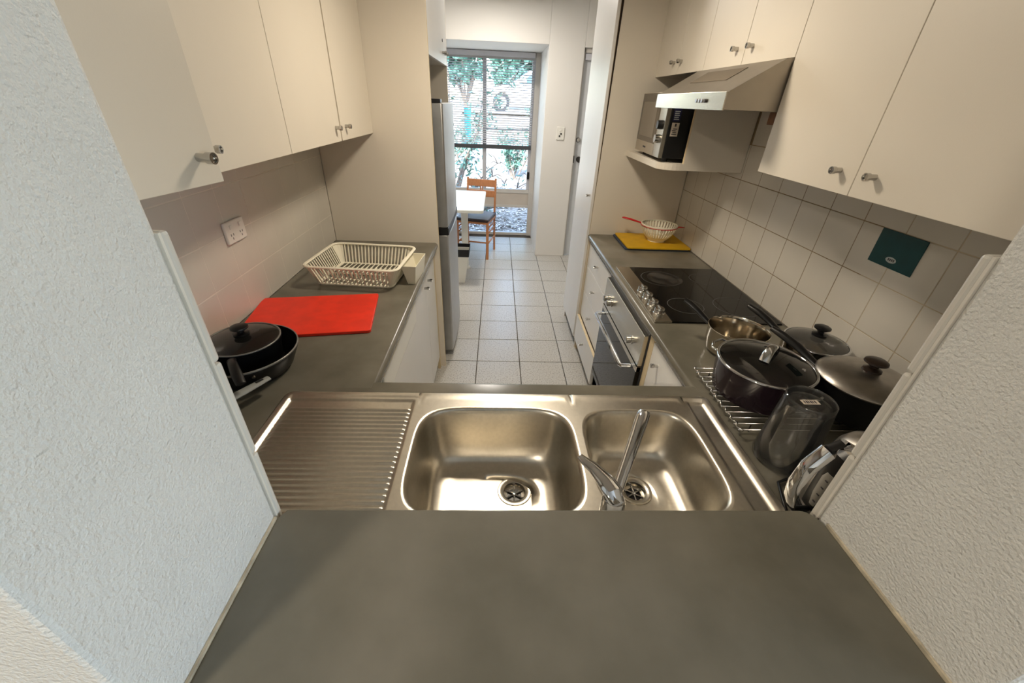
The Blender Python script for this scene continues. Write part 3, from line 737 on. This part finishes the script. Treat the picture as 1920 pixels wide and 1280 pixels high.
# ------------------------------------------------------------ things on the right worktop
bb_ = thing('chopping_board', 'dark blue chopping board underneath the yellow one', 'chopping board', (1.0, 2.51, ZC+.0005))
obj('board', prism(newbm(), rrect(.785,1.185,2.345,2.655,.015), 'z', ZC+.0005, ZC+.010), BLUEB, bb_, bev=.002)
yb = thing('chopping_board', 'yellow chopping board under the colander', 'chopping board', (1.0, 2.5, ZC+.0105))
obj('board', prism(newbm(), rrect(.797,1.192,2.338,2.655,.015), 'z', ZC+.0105, ZC+.020), YELB, yb, bev=.002)
CC = (1.025, 2.50, ZC+.0205)
co = thing('colander', 'cream plastic colander with red handle on the yellow board', 'colander', CC)
# bowl wall as a lattice: ribs and hoops
ribs = newbm()
def crad(t): return .058+.050*math.sin(t*PI/2)**.9
for k in range(36):
    a = 2*PI*k/36
    pts = [(CC[0]+crad(t)*math.cos(a), CC[1]+crad(t)*math.sin(a), CC[2]+.012+.088*t) for t in (0,.2,.4,.6,.8,1)]
    tube(ribs, pts, 0, 6, flat=(.0056,.0012), up=(math.cos(a), math.sin(a), 0))
obj('ribbed_wall', ribs, CREAMP, co, smooth='auto')
obj('bowl_base', lathe(newbm(), [(0,.012),(.06,.012),(.066,.02),(.0685,.03),(.0665,.03),(.063,.021),(.058,.014),(0,.014)], CC, 48), CREAMP, co, smooth='auto')
obj('foot_ring', lathe(newbm(), [(.050,0),(.054,0),(.056,.013),(.052,.013)], CC, 48), CREAMP, co, smooth='auto')
obj('hoop', lathe(newbm(), [(.0905,.058),(.0925,.058),(.0940,.063),(.0920,.063)], CC, 48), CREAMP, co, smooth='auto')
obj('rim', lathe(newbm(), [(.106,.096),(.111,.097),(.112,.104),(.108,.106),(.105,.104)], CC, 56), CREAMP, co, smooth='auto')
obj('red_band', lathe(newbm(), [(.1085,.0935),(.1135,.0935),(.1145,.0965),(.1090,.0965)], CC, 56), REDH, co, smooth='auto', label='red band under the rim')
da = Vector((-.93, .37, 0)).normalized(); cc = Vector(CC)
hp = [cc+da*.108+Vector((0,0,.098)), cc+da*.135+Vector((0,0,.103)), cc+da*.18+Vector((0,0,.112)), cc+da*.222+Vector((0,0,.117)), cc+da*.234+Vector((0,0,.117))]
obj('handle', tube(newbm(), hp, 0, 12, flat=[(.010,.004),(.010,.005),(.013,.006),(.013,.006),(.006,.003)]), REDH, co, smooth='auto', label='red handle')
db = Vector((.93, -.37, 0)).normalized()
hp = [cc+db*.109+Vector((0,0,.098)), cc+db*.13+Vector((0,0,.100)), cc+db*.15+Vector((0,0,.100))]
obj('support_tab', tube(newbm(), hp, 0, 10, flat=[(.016,.003),(.013,.003),(.007,.002)]), REDH, co, smooth='auto')

# wire rack under the pots
wr = thing('wire_rack', 'black wire cooling rack under the pots', 'rack', (.85, .9, ZC))
WZ = ZC+.022
for x in (.662, 1.13):
    pts = []
    for i in range(61):
        y = .766+.296*i/60; pts.append((x+.004*math.sin(i*1.05), y, WZ+.003*math.cos(i*1.05)))
    obj('rail', tube(newbm(), pts, .0024, 6), KNOBM, wr, smooth=True)
wm = None
for i in range(13):
    y = .772+.0238*i
    obj('wire', tube(newbm(), [(.655,y,WZ),(1.137,y,WZ)], .0018, 6), KNOBM, wr, smooth=True)
for x in (.70, 1.09):
    for y in (.79, 1.035):
        obj('leg', tube(newbm(), [(x,y,WZ),(x,y,ZC+.0005)], .002, 6), BRASSD, wr)
ZR = WZ+.0022

# aubergine stockpot
c = (.790, .938, ZR)
sp_ = thing('stockpot', 'aubergine pot with glass lid and arched steel handle on the wire rack', 'pot', c)
obj('pot', lathe(newbm(), [(0,0),(.112,0),(.120,.006),(.128,.06),(.130,.100),(.1275,.100),(.125,.06),(.117,.01),(0,.008)], c, 64), PURPLE, sp_, smooth='auto')
ld = obj('lid', lathe(newbm(), [(.128,.104),(.12,.108),(.09,.118),(.05,.126),(.02,.129),(0,.1295)], c, 64), LIDG, sp_, smooth=True, label='smoked glass lid')
obj('lid_rim', lathe(newbm(), [(.1255,.102),(.131,.1015),(.133,.104),(.131,.108),(.126,.1085),(.1245,.106)], c, 64), CHROME, ld, smooth=True, label='steel rim')
da = Vector((.75, .66, 0)).normalized(); hp = []
for i in range(9):
    t = -1+2*i/8; hp.append(Vector(c)+da*(.045*t)+Vector((0,0,.1275+.030*(1-t*t)**.6)))
obj('lid_handle', tube(newbm(), hp, 0, 12, flat=[(.013,.005)]*2+[(.0125,.005)]*5+[(.013,.005)]*2), CHROME, ld, smooth='auto', label='arched steel handle')
obj('handle_foot', lathe(newbm(), [(0,.006),(.012,.006),(.014,0)], (c[0]+da.x*.047, c[1]+da.y*.047, c[2]+.124), 16), BLACK, ld)
obj('vent', lathe(newbm(), [(0,.003),(.005,.003),(.006,0)], (c[0]+.07, c[1]-.055, c[2]+.117), 12), CHROME, ld)
for s in (-1, 1):
    dd = Vector((-.44*s, .898*s, 0)); q = Vector(c)+dd*.128+Vector((0,0,.083)); sd_ = Vector((.898, .44, 0))
    obj('side_handle', tube(newbm(), [q-sd_*.04, q-sd_*.038+dd*.02, q-sd_*.02+dd*.033+Vector((0,0,.008)), q+sd_*.02+dd*.033+Vector((0,0,.008)), q+sd_*.038+dd*.02, q+sd_*.04], .0042, 10), CHROME, sp_, smooth=True)

# large pan with satin steel lid
c = (1.030, .862, ZR)
bp_ = thing('casserole_pan', 'large black pan under a satin steel domed lid by the right wall', 'pan', c)
obj('pan', lathe(newbm(), [(0,0),(.098,0),(.108,.008),(.114,.07),(.116,.100),(.1135,.100),(.111,.07),(.104,.011),(0,.009)], c, 64), ENAMEL, bp_, smooth='auto')
ld = obj('lid', lathe(newbm(), [(.113,.099),(.118,.1005),(.119,.104),(.117,.107),(.105,.116),(.08,.126),(.045,.133),(.015,.135),(0,.135)], c, 64), LIDS, bp_, smooth='auto', label='satin steel domed lid')
obj('lid_knob', lathe(newbm(), [(0,.170),(.02,.169),(.027,.165),(.028,.160),(.022,.156),(.012,.151),(.011,.146),(.022,.140),(.023,.134),(0,.134)], c, 32), mat('dark_brown_bakelite', (44, 34, 28), .3, var=.1), ld, smooth='auto', label='dark brown lid knob')
hd = [(.960,.936,ZR+.088),(.945,.962,ZR+.100),(.926,1.005,ZR+.118),(.905,1.055,ZR+.130),(.890,1.092,ZR+.134)]
obj('handle', tube(newbm(), hd, 0, 12, flat=[(.010,.008),(.013,.009),(.015,.011),(.015,.011),(.011,.008)]), BLACK, bp_, smooth='auto', label='long black handle')

# steel saucepan
c = (.862, 1.205, ZC+.0005)
s1_ = thing('saucepan', 'open polished steel saucepan at the corner of the hob', 'saucepan', c)
obj('pan', lathe(newbm(), [(0,0),(.078,0),(.09,.01),(.097,.05),(.098,.085),(.101,.094),(.0995,.095),(.0955,.086),(.0945,.05),(.087,.012),(.076,.004),(0,.004)], c, 64), POTS, s1_, smooth='auto')
hd = [(.792,1.276,ZC+.078),(.775,1.296,ZC+.092),(.755,1.315,ZC+.110),(.732,1.336,ZC+.126),(.716,1.350,ZC+.134)]
obj('handle', tube(newbm(), hd, 0, 12, flat=[(.010,.008),(.0125,.009),(.014,.0105),(.014,.0105),(.011,.008)]), BLACK, s1_, smooth='auto', label='black handle')

# glass-lid pan by the wall
c = (1.075, 1.112, ZC+.0005)
g_ = thing('saute_pan', 'dark pan with clear glass lid and black knob against the wall tiles', 'pan', c)
obj('pan', lathe(newbm(), [(0,0),(.078,0),(.088,.008),(.094,.06),(.095,.098),(.0925,.098),(.091,.06),(.085,.010),(0,.008)], c, 56), POTS, g_, smooth='auto')
ld = obj('lid', lathe(newbm(), [(.094,.101),(.085,.107),(.06,.117),(.03,.124),(0,.126)], c, 56), LIDG2, g_, smooth=True, label='clear glass lid')
obj('lid_rim', lathe(newbm(), [(.0915,.0985),(.096,.0985),(.0975,.101),(.096,.104),(.0915,.1045)], c, 56), CHROME, ld, smooth=True)
obj('lid_knob', lathe(newbm(), [(0,.160),(.017,.159),(.024,.155),(.024,.150),(.018,.146),(.010,.141),(.010,.135),(.022,.131),(.022,.126),(0,.1255)], c, 32), BLACK, ld, smooth='auto', label='black lid knob')
hd = [(1.005,1.176,ZC+.085),(.992,1.190,ZC+.098),(.972,1.225,ZC+.118),(.952,1.265,ZC+.132),(.936,1.300,ZC+.138)]
obj('handle', tube(newbm(), hd, 0, 12, flat=[(.010,.008),(.0125,.009),(.014,.0105),(.014,.0105),(.011,.008)]), BLACK, g_, smooth='auto', label='black handle')

# upturned jug
c = (.733, .697, ZC+.0005)
jg = thing('jug', 'clear plastic jug standing upside down next to the kettle', 'jug', c)
obj('wall', lathe(newbm(), [(.0655,0),(.0665,.004),(.0625,.06),(.0563,.14),(.0540,.170),(.0525,.186),(.050,.190),(.048,.186),(.0515,.168),(.0540,.138),(.0602,.06),(.0640,.004),(.0625,0)], c, 56), JUGM, jg, smooth='auto')
obj('foot', lathe(newbm(), [(.0505,.168),(.045,.176),(.02,.179),(0,.179)], c, 56), JUGM, jg, smooth='auto')
obj('foot_ring', lathe(newbm(), [(.048,.188),(.050,.1905),(.0525,.188),(.051,.184)], c, 56), JUGM, jg, smooth='auto')
lb_ = obj('price_label', B(c[0]-.020, c[0]+.020, c[1]-.008, c[1]+.008, c[2]+.1798, c[2]+.1803), STICK, jg)
obj('print', B(*[(c[0]-.015+i*.005, c[0]-.0125+i*.005+.001*(i % 2), c[1]-.005, c[1]+.005, c[2]+.1803, c[2]+.1806) for i in range(6)]), PRINT, lb_)

# kettle
c = (.752, .533, ZC+.0005)
kt = thing('kettle', 'steel electric kettle with chrome handle behind the right servery wall', 'kettle', c)
obj('base', lathe(newbm(), [(0,0),(.078,0),(.080,.006),(.078,.018),(0,.018)], c, 48), BLACK, kt, smooth='auto')
obj('body', lathe(newbm(), [(0,.019),(.074,.019),(.076,.025),(.074,.08),(.069,.15),(.066,.165),(0,.165)], c, 56), LIDS, kt, smooth='auto')
obj('lid', lathe(newbm(), [(.066,.166),(.063,.180),(.052,.198),(.030,.210),(0,.214)], c, 56), LIDS, kt, smooth='auto', label='domed steel lid')
obj('lid_seam', lathe(newbm(), [(.0665,.164),(.0675,.1655),(.0665,.167)], c, 56), BLACK, kt)
dh = Vector((-1, -.10, 0)).normalized(); sh = Vector((-dh.y, dh.x, 0)); c_ = Vector(c); up = Vector((0,0,1))
bk = newbm()
for i in range(7):
    pass
pb = [c_+dh*.071+up*.03, c_+dh*.070+up*.08, c_+dh*.067+up*.14, c_+dh*.060+up*.172, c_+dh*.045+up*.188]
obj('back_strip', tube(bk, pb, 0, 12, flat=[(.026,.006),(.028,.008),(.029,.010),(.029,.012),(.022,.008)], up=dh), BLACK, kt, smooth='auto', label='black back strip')
wn = obj('water_window', tube(newbm(), [c_+dh*.0775+up*.045, c_+dh*.0778+up*.075, c_+dh*.0775+up*.12, c_+dh*.0765+up*.135], 0, 10, flat=[(.006,.002),(.011,.003),(.012,.003),(.007,.002)], up=dh), mat('frosted_window', (150, 146, 138), .3, var=.06), kt, smooth='auto', label='frosted water window')
for i in range(4):
    p = c_+dh*.0812+up*(.06+i*.02)+sh*.003
    obj('level_mark', B(p.x-.001, p.x+.001, p.y-.003, p.y+.003, p.z-.001, p.z+.001), PRINT, wn)
hp = [c_+dh*.050+up*.200, c_+dh*.085+up*.218, c_+dh*.118+up*.205, c_+dh*.140+up*.168, c_+dh*.148+up*.12, c_+dh*.142+up*.08, c_+dh*.130+up*.055]
hk = obj('handle', tube(newbm(), hp, 0, 16, flat=[(.013,.006),(.016,.008),(.017,.010),(.017,.010),(.016,.009),(.015,.008),(.011,.006)], up=sh.cross(up)*-1), CHROME, kt, smooth='auto', label='chrome handle')
hq = [c_+dh*.132+up*.054, c_+dh*.115+up*.036, c_+dh*.080+up*.032]
obj('handle_foot', tube(newbm(), hq, .006, 10), BLACK, kt, smooth=True)
bt = [c_+dh*.096+up*.2245, c_+dh*.120+up*.213]
obj('lid_button', tube(newbm(), bt, 0, 12, flat=(.009,.004), up=(dh*.5+up).normalized()), BLACK, hk, smooth='auto', label='black lid button')
obj('power_cord', tube(newbm(), [c_-dh*.0+sh*-.078+up*.008, c_+sh*-.10+dh*.02+up*.006, c_+sh*-.088+dh*.07+up*.006, c_+dh*.095+sh*-.04+up*.006, c_+dh*.115+sh*.0+up*.006], .0035, 8), BLACK, kt, smooth=True)

# ------------------------------------------------------------ wall fittings
def outlet(label, origin, axis, sg, wd, hg, gangs, cat='power point'):
    t = thing('power_point', label, cat, origin)
    def bx(u0, u1, d0, d1, z0, z1):
        a, b = sorted((sg*d0, sg*d1))
        if axis == 'x': return B(origin[0]+a, origin[0]+b, origin[1]+u0, origin[1]+u1, origin[2]+z0, origin[2]+z1)
        return B(origin[0]+u0, origin[0]+u1, origin[1]+a, origin[1]+b, origin[2]+z0, origin[2]+z1)
    pl = obj('plate', bx(-wd/2, wd/2, 0, .011, -hg/2, hg/2), WHITEP, t, bev=.004)
    return t, bx
t, bx = outlet('white double power point on the left wall tiles', (XL+.008, 1.473, 1.21), 'x', 1, .118, .076, 2)
for u in (-.028, .028):
    obj('switch', bx(u-.006, u+.006, .011, .015, .012, .026), WHITEP, t, bev=.001)
    for du, dz in ((-.007, -.008), (.007, -.008), (0, -.021)):
        obj('socket_slot', bx(u+du-.0015, u+du+.0015, .0108, .0114, dz-.004, dz+.004), BLACK, t)
t, bx = outlet('white switch plate on the far wall left of the grey door', (.675, 4.8495, 1.37), 'y', -1, .085, .125, 1, 'switch')
obj('switch', bx(-.012, .012, .011, .015, .02, .035), WHITEP, t, bev=.001)
obj('switch_button', bx(-.002, .014, .011, .016, -.012, .004), BLACK, t, bev=.002)
obj('switch_button', bx(-.016, -.002, .011, .016, -.034, -.018), BLACK, t, bev=.002)
t = thing('wall_sign', 'small dark teal card with silver oval on right wall tiles', 'sign', (XR-.008, 1.124, 1.31))
obj('card', B(XR-.0115, XR-.0085, 1.048, 1.201, 1.258, 1.361), TEAL, t, bev=.001)
ol = obj('oval_badge', lathe(newbm(), [(0,.0006),(1,.0006),(1,0)], (XR-.0115, 1.126, 1.282), 32, sx=.018, sy=.0085, axis='x', sgn=-1), SILV, t)
obj('oval_print', B(*[(XR-.0124, XR-.0121, 1.114+i*.006, 1.118+i*.006, 1.279, 1.286) for i in range(4)]), PRINT, ol)

# ------------------------------------------------------------ dining furniture
tbl = thing('dining_table', 'white pedestal table by the fridge', 'table', (-.36, 4.36, 0))
obj('table_top', prism(newbm(), rrect(-.62,-.125,3.88,4.84,.03), 'z', .72, .75), WOODT, tbl, bev=.006)
obj('column', lathe(newbm(), [(0,.02),(.037,.02),(.037,.70),(.08,.72),(0,.72)], (-.342,4.36,0), 32), WHITEP, tbl, smooth='auto')
obj('base', lathe(newbm(), [(0,0),(.055,0),(.055,.012),(.042,.022),(0,.022)], (-.342,4.36,0), 40), WHITEP, tbl, smooth='auto')

ch = thing('dining_chair', 'beech dining chair with brown seat behind the white table', 'chair', (-.19, 5.08, 0), math.radians(-13))
W2, DP = .172, .40
for s in (-1, 1):
    lo('rear_leg', tube(newbm(), [(s*W2,0,0),(s*W2,-.012,.22),(s*W2,-.015,.45),(s*W2,.005,.65),(s*W2,.03,.85)], 0, 8, flat=(.013,.018), up=(0,1,0)), BEECH, ch, smooth='auto')
    lo('front_leg', tube(newbm(), [(s*(W2+.01),-DP,0),(s*(W2+.01),-DP,.435)], 0, 8, flat=(.017,.017), up=(0,1,0)), BEECH, ch, smooth='auto')
    for z in (.18, .30, .36):
        lo('side_rail', tube(newbm(), [(s*(W2+.008),-DP,z),(s*W2,-.012,z)], .009 if z < .2 else .008, 8), BEECH, ch, smooth=True)
lo('seat_frame', B(-W2-.02,W2+.02,-DP-.02,.0,.415,.44), BEECH, ch, bev=.004)
lo('seat', B(-W2-.022,W2+.022,-DP-.025,-.005,.44,.475), VINYL, ch, bev=.012, seg=3, label='brown padded seat')
lo('top_rail', B(-W2,W2,.012,.034,.755,.835), BEECH, ch, bev=.006)
lo('lower_rail', B(-W2,W2,.0,.022,.64,.715), BEECH, ch, bev=.006)
lo('back_link', B((-.018,-.006,.008,.026,.715,.755), (.006,.018,.008,.026,.715,.755)), BEECH, ch)
lo('front_rail', tube(newbm(), [(-W2,-DP,.20),(W2,-DP,.20)], .009, 8), BEECH, ch, smooth=True)
bn = thing('waste_bin', 'white waste bin with black liner beside the fridge', 'bin', (-.385, 3.98, 0))
bm = newbm()
frus(bm, -.5,-.272,3.88,4.08,.33, -.47,-.318,3.91,4.05,.0, .004)
obj('bin_body', bm, WHITEP, bn, bev=.006)
bm = newbm(); frus(bm, -.506,-.266,3.874,4.086,.365, -.502,-.270,3.878,4.082,.29, .004)
obj('liner', bm, LINER, bn)

# ------------------------------------------------------------ ceiling lights
def pendant(label, x, y, z, r, power, color, cat='ceiling light'):
    t = thing('ceiling_light', label, cat, (x, y, z))
    obj('canopy', lathe(newbm(), [(0,0),(r*.5,0),(r*.5,-.02),(0,-.025)], (x, y, CH), 32), WHITEP, t, smooth='auto')
    obj('stem', tube(newbm(), [(x,y,z+.07),(x,y,CH-.02)], .008, 10), WHITEP, t)
    obj('tray', lathe(newbm(), [(0,.07),(r*.9,.07),(r,.05),(r,.04),(0,.045)], (x, y, z), 40), WHITEP, t, smooth='auto')
    obj('diffuser', lathe(newbm(), [(r*.98,.04),(r*.95,.02),(r*.7,.004),(0,0)], (x, y, z), 40), GLOW, t, smooth=True)
    l = bpy.data.lights.new('lamp', 'AREA'); l.energy = power; l.color = color; l.shape = 'DISK'; l.size = r*1.9
    o = bpy.data.objects.new('lamp', l); o.location = (0, 0, -.006); o.parent = t; COL.objects.link(o)
    return t
pendant('round kitchen ceiling light above the aisle', .10, 1.72, 2.2, .14, 15.5, (1, .87, .69))
pendant('small dining ceiling light near the window wall', -.05, 4.0, 2.48, .12, 27, (1, .93, .84))
pendant('unseen living room light added to warm the servery wall', -1.2, -1.2, 2.4, .16, 44, (1, .88, .72))  # out-of-view lamp added to warm the near wall face and right jamb

# ------------------------------------------------------------ garden outside the window
def gz(y): return -.06 + max(0, min(1, (y-8.5)/7))*1.33
GROUND = mat('leaf_mould', (176, 168, 158), .95, var=.5, vscale=12, rgb2=(128, 116, 104))
CONC = mat('pale_concrete', (205, 203, 198), .9, var=.08, vscale=2)
LEAF1 = mat('green_leaf', (130, 172, 150), .5, var=.4, vscale=3, rgb2=(92, 140, 118))
LEAF2 = mat('dark_leaf', (112, 156, 140), .5, var=.4, vscale=3, rgb2=(78, 124, 112))
BARK = mat('grey_bark', (132, 120, 112), .9, var=.3, vscale=20)
bm = newbm()
ys = [5.8, 6.5, 7.5, 8.5, 9.5, 10.5, 11.5, 12.5, 14, 16, 20, 40, 70]
rows = [[bm.verts.new((x, y, gz(y))) for x in (-30, -8, -3, 0, 3, 8, 30)] for y in ys]
for A, Bv in zip(rows, rows[1:]):
    for i in range(6): bm.faces.new((A[i], A[i+1], Bv[i+1], Bv[i]))
gd = obj('garden_ground', bm, GROUND, kind='structure'); gd['label'] = 'brown garden bed outside the window'; gd['category'] = 'ground'
bm = newbm(); box(bm, -12, 12, 15.6, 23, 1.255, 1.275)
o = obj('driveway', bm, CONC, kind='structure'); o['label'] = 'pale concrete driveway under the white car'; o['category'] = 'driveway'
# leaf litter
bm = newbm()
for i in range(3200):
    x, y = random.uniform(-1.6, 1.6), 5.85+3.2*random.random()**1.4
    a, s = random.uniform(0, PI), random.uniform(.025, .06); tl = random.uniform(-.35, .35)
    c0 = Vector((x, y, gz(y)+.012+random.random()*.012)); d1 = Vector((math.cos(a), math.sin(a), tl))*s; d2 = Vector((-math.sin(a), math.cos(a), -tl*.5))*s*.45
    bm.faces.new([bm.verts.new(c0-d1), bm.verts.new(c0-d2), bm.verts.new(c0+d1), bm.verts.new(c0+d2)])
lt = obj('leaf_litter', bm, mat('dry_leaves', (226, 214, 200), .8, var=.6, vscale=30, rgb2=(104, 84, 72), sharp=(.44, .58)), kind='stuff'); lt['label'] = 'dry fallen leaves covering the ground outside the low pane'; lt['category'] = 'leaves'

def shrub(name, label, cat, base, height, spread, nstem, nleaf, lsize, lmat, seed, lean=(0,0), narrow=.4, group=None):
    rnd_ = random.Random(seed); t = thing(name, label, cat, base)
    if group: t['group'] = group
    stems = newbm(); tips = []
    for s in range(nstem):
        a = rnd_.uniform(0, 2*PI); p = Vector(base)+Vector((rnd_.uniform(-.05,.05), rnd_.uniform(-.05,.05), -.02))
        d = Vector((math.cos(a)*.35+lean[0], math.sin(a)*.35+lean[1], 1)).normalized(); pts = [p.copy()]; L = height*rnd_.uniform(.7, 1)
        for k in range(6):
            d = (d + Vector((rnd_.uniform(-.3,.3)*spread, rnd_.uniform(-.3,.3)*spread, rnd_.uniform(-.18,.12)))).normalized(); p = p+d*L/6; pts.append(p.copy())
        r0 = .02*height/2+.008
        tube(stems, pts, [r0*(1-.13*k) for k in range(7)], 6)
        for k in range(2, 7):
            for q in range(3):
                dd = Vector((rnd_.uniform(-1,1), rnd_.uniform(-1,1), rnd_.uniform(-.2,.8))).normalized(); e = pts[k]+dd*rnd_.uniform(.15,.4)*spread*height*.35
                tube(stems, [pts[k], pts[k].lerp(e,.5)+Vector((0,0,.03)), e], [.008,.006,.003], 5); tips.append((pts[k], e))
    obj('stems', stems, BARK, t)
    lv = newbm()
    for i in range(nleaf):
        a_, b_ = rnd_.choice(tips); c0 = a_.lerp(b_, rnd_.uniform(.2, 1.1))+Vector((rnd_.gauss(0,.07), rnd_.gauss(0,.07), rnd_.gauss(0,.07)))*spread*height*.5
        d1 = Vector((rnd_.uniform(-1,1), rnd_.uniform(-1,1), rnd_.uniform(-1,.6))).normalized(); d2 = d1.cross(Vector((rnd_.uniform(-1,1), rnd_.uniform(-1,1), 1))).normalized()
        s = lsize*rnd_.uniform(.6, 1.2)
        lv.faces.new([lv.verts.new(c0-d1*s), lv.verts.new(c0-d2*s*narrow), lv.verts.new(c0+d1*s), lv.verts.new(c0+d2*s*narrow)])
    obj('foliage', lv, lmat, t, kind='stuff')
    return t
shrub('garden_shrub', 'leafy shrub outside the left half of the dining window', 'shrub', (-.75, 7.3, -.06), 2.6, .75, 6, 1500, .055, LEAF2, 3)
shrub('garden_shrub', 'bare-branched shrub with narrow leaves low outside the window', 'shrub', (-.55, 6.7, -.06), 1.3, 1.2, 7, 420, .05, LEAF2, 11, lean=(.8,0), narrow=.22)
shrub('garden_shrub', 'green shrub outside the right edge of the window', 'shrub', (1.0, 7.9, -.06), 1.6, .9, 6, 1200, .05, LEAF1, 5, lean=(-.1,0))
shrub('garden_shrub', 'low spreading shrub in front of the white car', 'shrub', (.35, 9.6, .14), 1.15, 1.1, 8, 1100, .05, LEAF2, 8)
shrub('garden_shrub', 'low shrub beside the pale gate post', 'shrub', (-1.0, 10.6, .33), 1.0, 1.1, 5, 600, .05, LEAF2, 9)
for i, (x, y, h_) in enumerate(((-4.6, 26, 6.5), (-1.9, 27.5, 6.5), (.35, 26, 6.2), (3.0, 27.5, 6.8))):
    shrub('street_tree', ['dark tree far left beyond the driveway', 'tree left of centre beyond the driveway', 'tree in the middle behind the white car', 'tree far right behind the white car'][i], 'tree', (x, y, 1.26), h_, .5, 10, 4200, .30, LEAF2, 20+i, narrow=.6, group='trees beyond the driveway')
gp = thing('gate_post', 'pale rendered post outside with a teal bin beside it', 'post', (-1.05, 11.6, gz(11.6)))
obj('post', B(-1.22,-.92,11.45,11.75,gz(11.6)-.05,gz(11.6)+1.0), CONC, gp, bev=.01)
obj('cap', B(-1.26,-.88,11.41,11.79,gz(11.6)+1.0,gz(11.6)+1.06), CONC, gp, bev=.01)
tbn = thing('garden_bin', 'narrow teal bin beside the pale gate post', 'bin', (-.8, 11.9, gz(11.9)))
bm = newbm(); frus(bm, -.88,-.70,11.8,12.0,gz(11.9)+.85, -.87,-.71,11.82,11.98,gz(11.9)-.02, .01)
obj('body', bm, mat('teal_plastic', (30, 150, 170), .4, var=.05), tbn)
obj('lid', B(-.885,-.695,11.79,12.01,gz(11.9)+.85,gz(11.9)+.89), mat('teal_plastic', (30, 150, 170)), tbn, bev=.01)

# white car, side on, nose to the left
CW = mat('white_car_paint', (236, 236, 234), .25, coat=.6, var=.02)
CGL = mat('car_glass', (60, 92, 110), .1, var=.1)
TYRE = mat('tyre_rubber', (38, 40, 44), .8, var=.1)
car = thing('car', 'white car parked side-on on the driveway', 'car', (1.5, 18.5, 1.275))
x0, y0, z0 = -.75, 17.7, 1.275
prof = [(0,.28),(.02,.55),(.12,.70),(.5,.80),(1.15,.90),(1.85,1.34),(2.1,1.42),(3.1,1.44),(3.7,1.32),(4.3,.98),(4.45,.9),(4.48,.5),(4.42,.28)]
def arch(cx): return [(cx+.37*math.cos(a), .30+.37*math.sin(a)) for a in [PI*i/10 for i in range(11)]]
poly = prof + [p for p in arch(3.6)] + [p for p in arch(.85)]
bm = newbm(); prism(bm, [(x0+p[0], z0+p[1]) for p in poly], 'y', y0, y0+1.7)
obj('body', bm, CW, car, bev=.03, seg=3)
def sidewin(pts, y):
    b_ = newbm(); prism(b_, [(x0+p[0], z0+p[1]) for p in pts], 'y', y, y+.012); return b_
obj('side_window', sidewin([(1.5,.93),(1.98,1.27),(2.45,1.33),(2.45,.95)], y0-.013), CGL, car)
obj('side_window', sidewin([(2.52,.95),(2.52,1.33),(3.05,1.34),(3.45,1.24),(3.7,1.0)], y0-.013), CGL, car)
bm = newbm(); q = [(1.19,.925,.12),(1.19,.925,1.58),(1.83,1.325,1.5),(1.83,1.325,.2)]
for dz in (.012, .02): pass
v = [bm.verts.new((x0+a, y0+c_1, z0+b_+.012)) for a, b_, c_1 in q]+[bm.verts.new((x0+a-.01, y0+c_1, z0+b_+.03)) for a, b_, c_1 in q]
for f in ((0,1,2,3),(4,5,6,7),(0,1,5,4),(1,2,6,5),(2,3,7,6),(3,0,4,7)): bm.faces.new([v[i] for i in f])
bmesh.ops.recalc_face_normals(bm, faces=bm.faces); obj('windscreen', bm, CGL, car)
for cx in (.85, 3.6):
    for yy, sg in ((y0+.02, 1), (y0+1.68, -1)):
        wl = obj('wheel', lathe(newbm(), [(0,0),(.2,0),(.2,.01),(.31,.01),(.32,.03),(.32,.19),(.3,.2),(0,.2)], (x0+cx, yy, z0+.32), 32, axis='y', sgn=sg), TYRE, car, smooth='auto')
        obj('hubcap', lathe(newbm(), [(0,-.012),(.05,-.012),(.19,-.004),(.2,0)], (x0+cx, yy, z0+.32), 24, axis='y', sgn=sg), SILV, wl, smooth='auto')
obj('mirror', B(x0+1.62,x0+1.78,y0-.16,y0-.01,z0+.95,z0+1.07), CW, car, bev=.02)
obj('door_handle', B(x0+2.25,x0+2.42,y0-.03,y0-.0005,z0+.82,z0+.85), CW, car, bev=.005)
obj('headlight', B(x0-.005,x0+.20,y0+.01-.012,y0+.35,z0+.58,z0+.68), SILV, car, bev=.02)
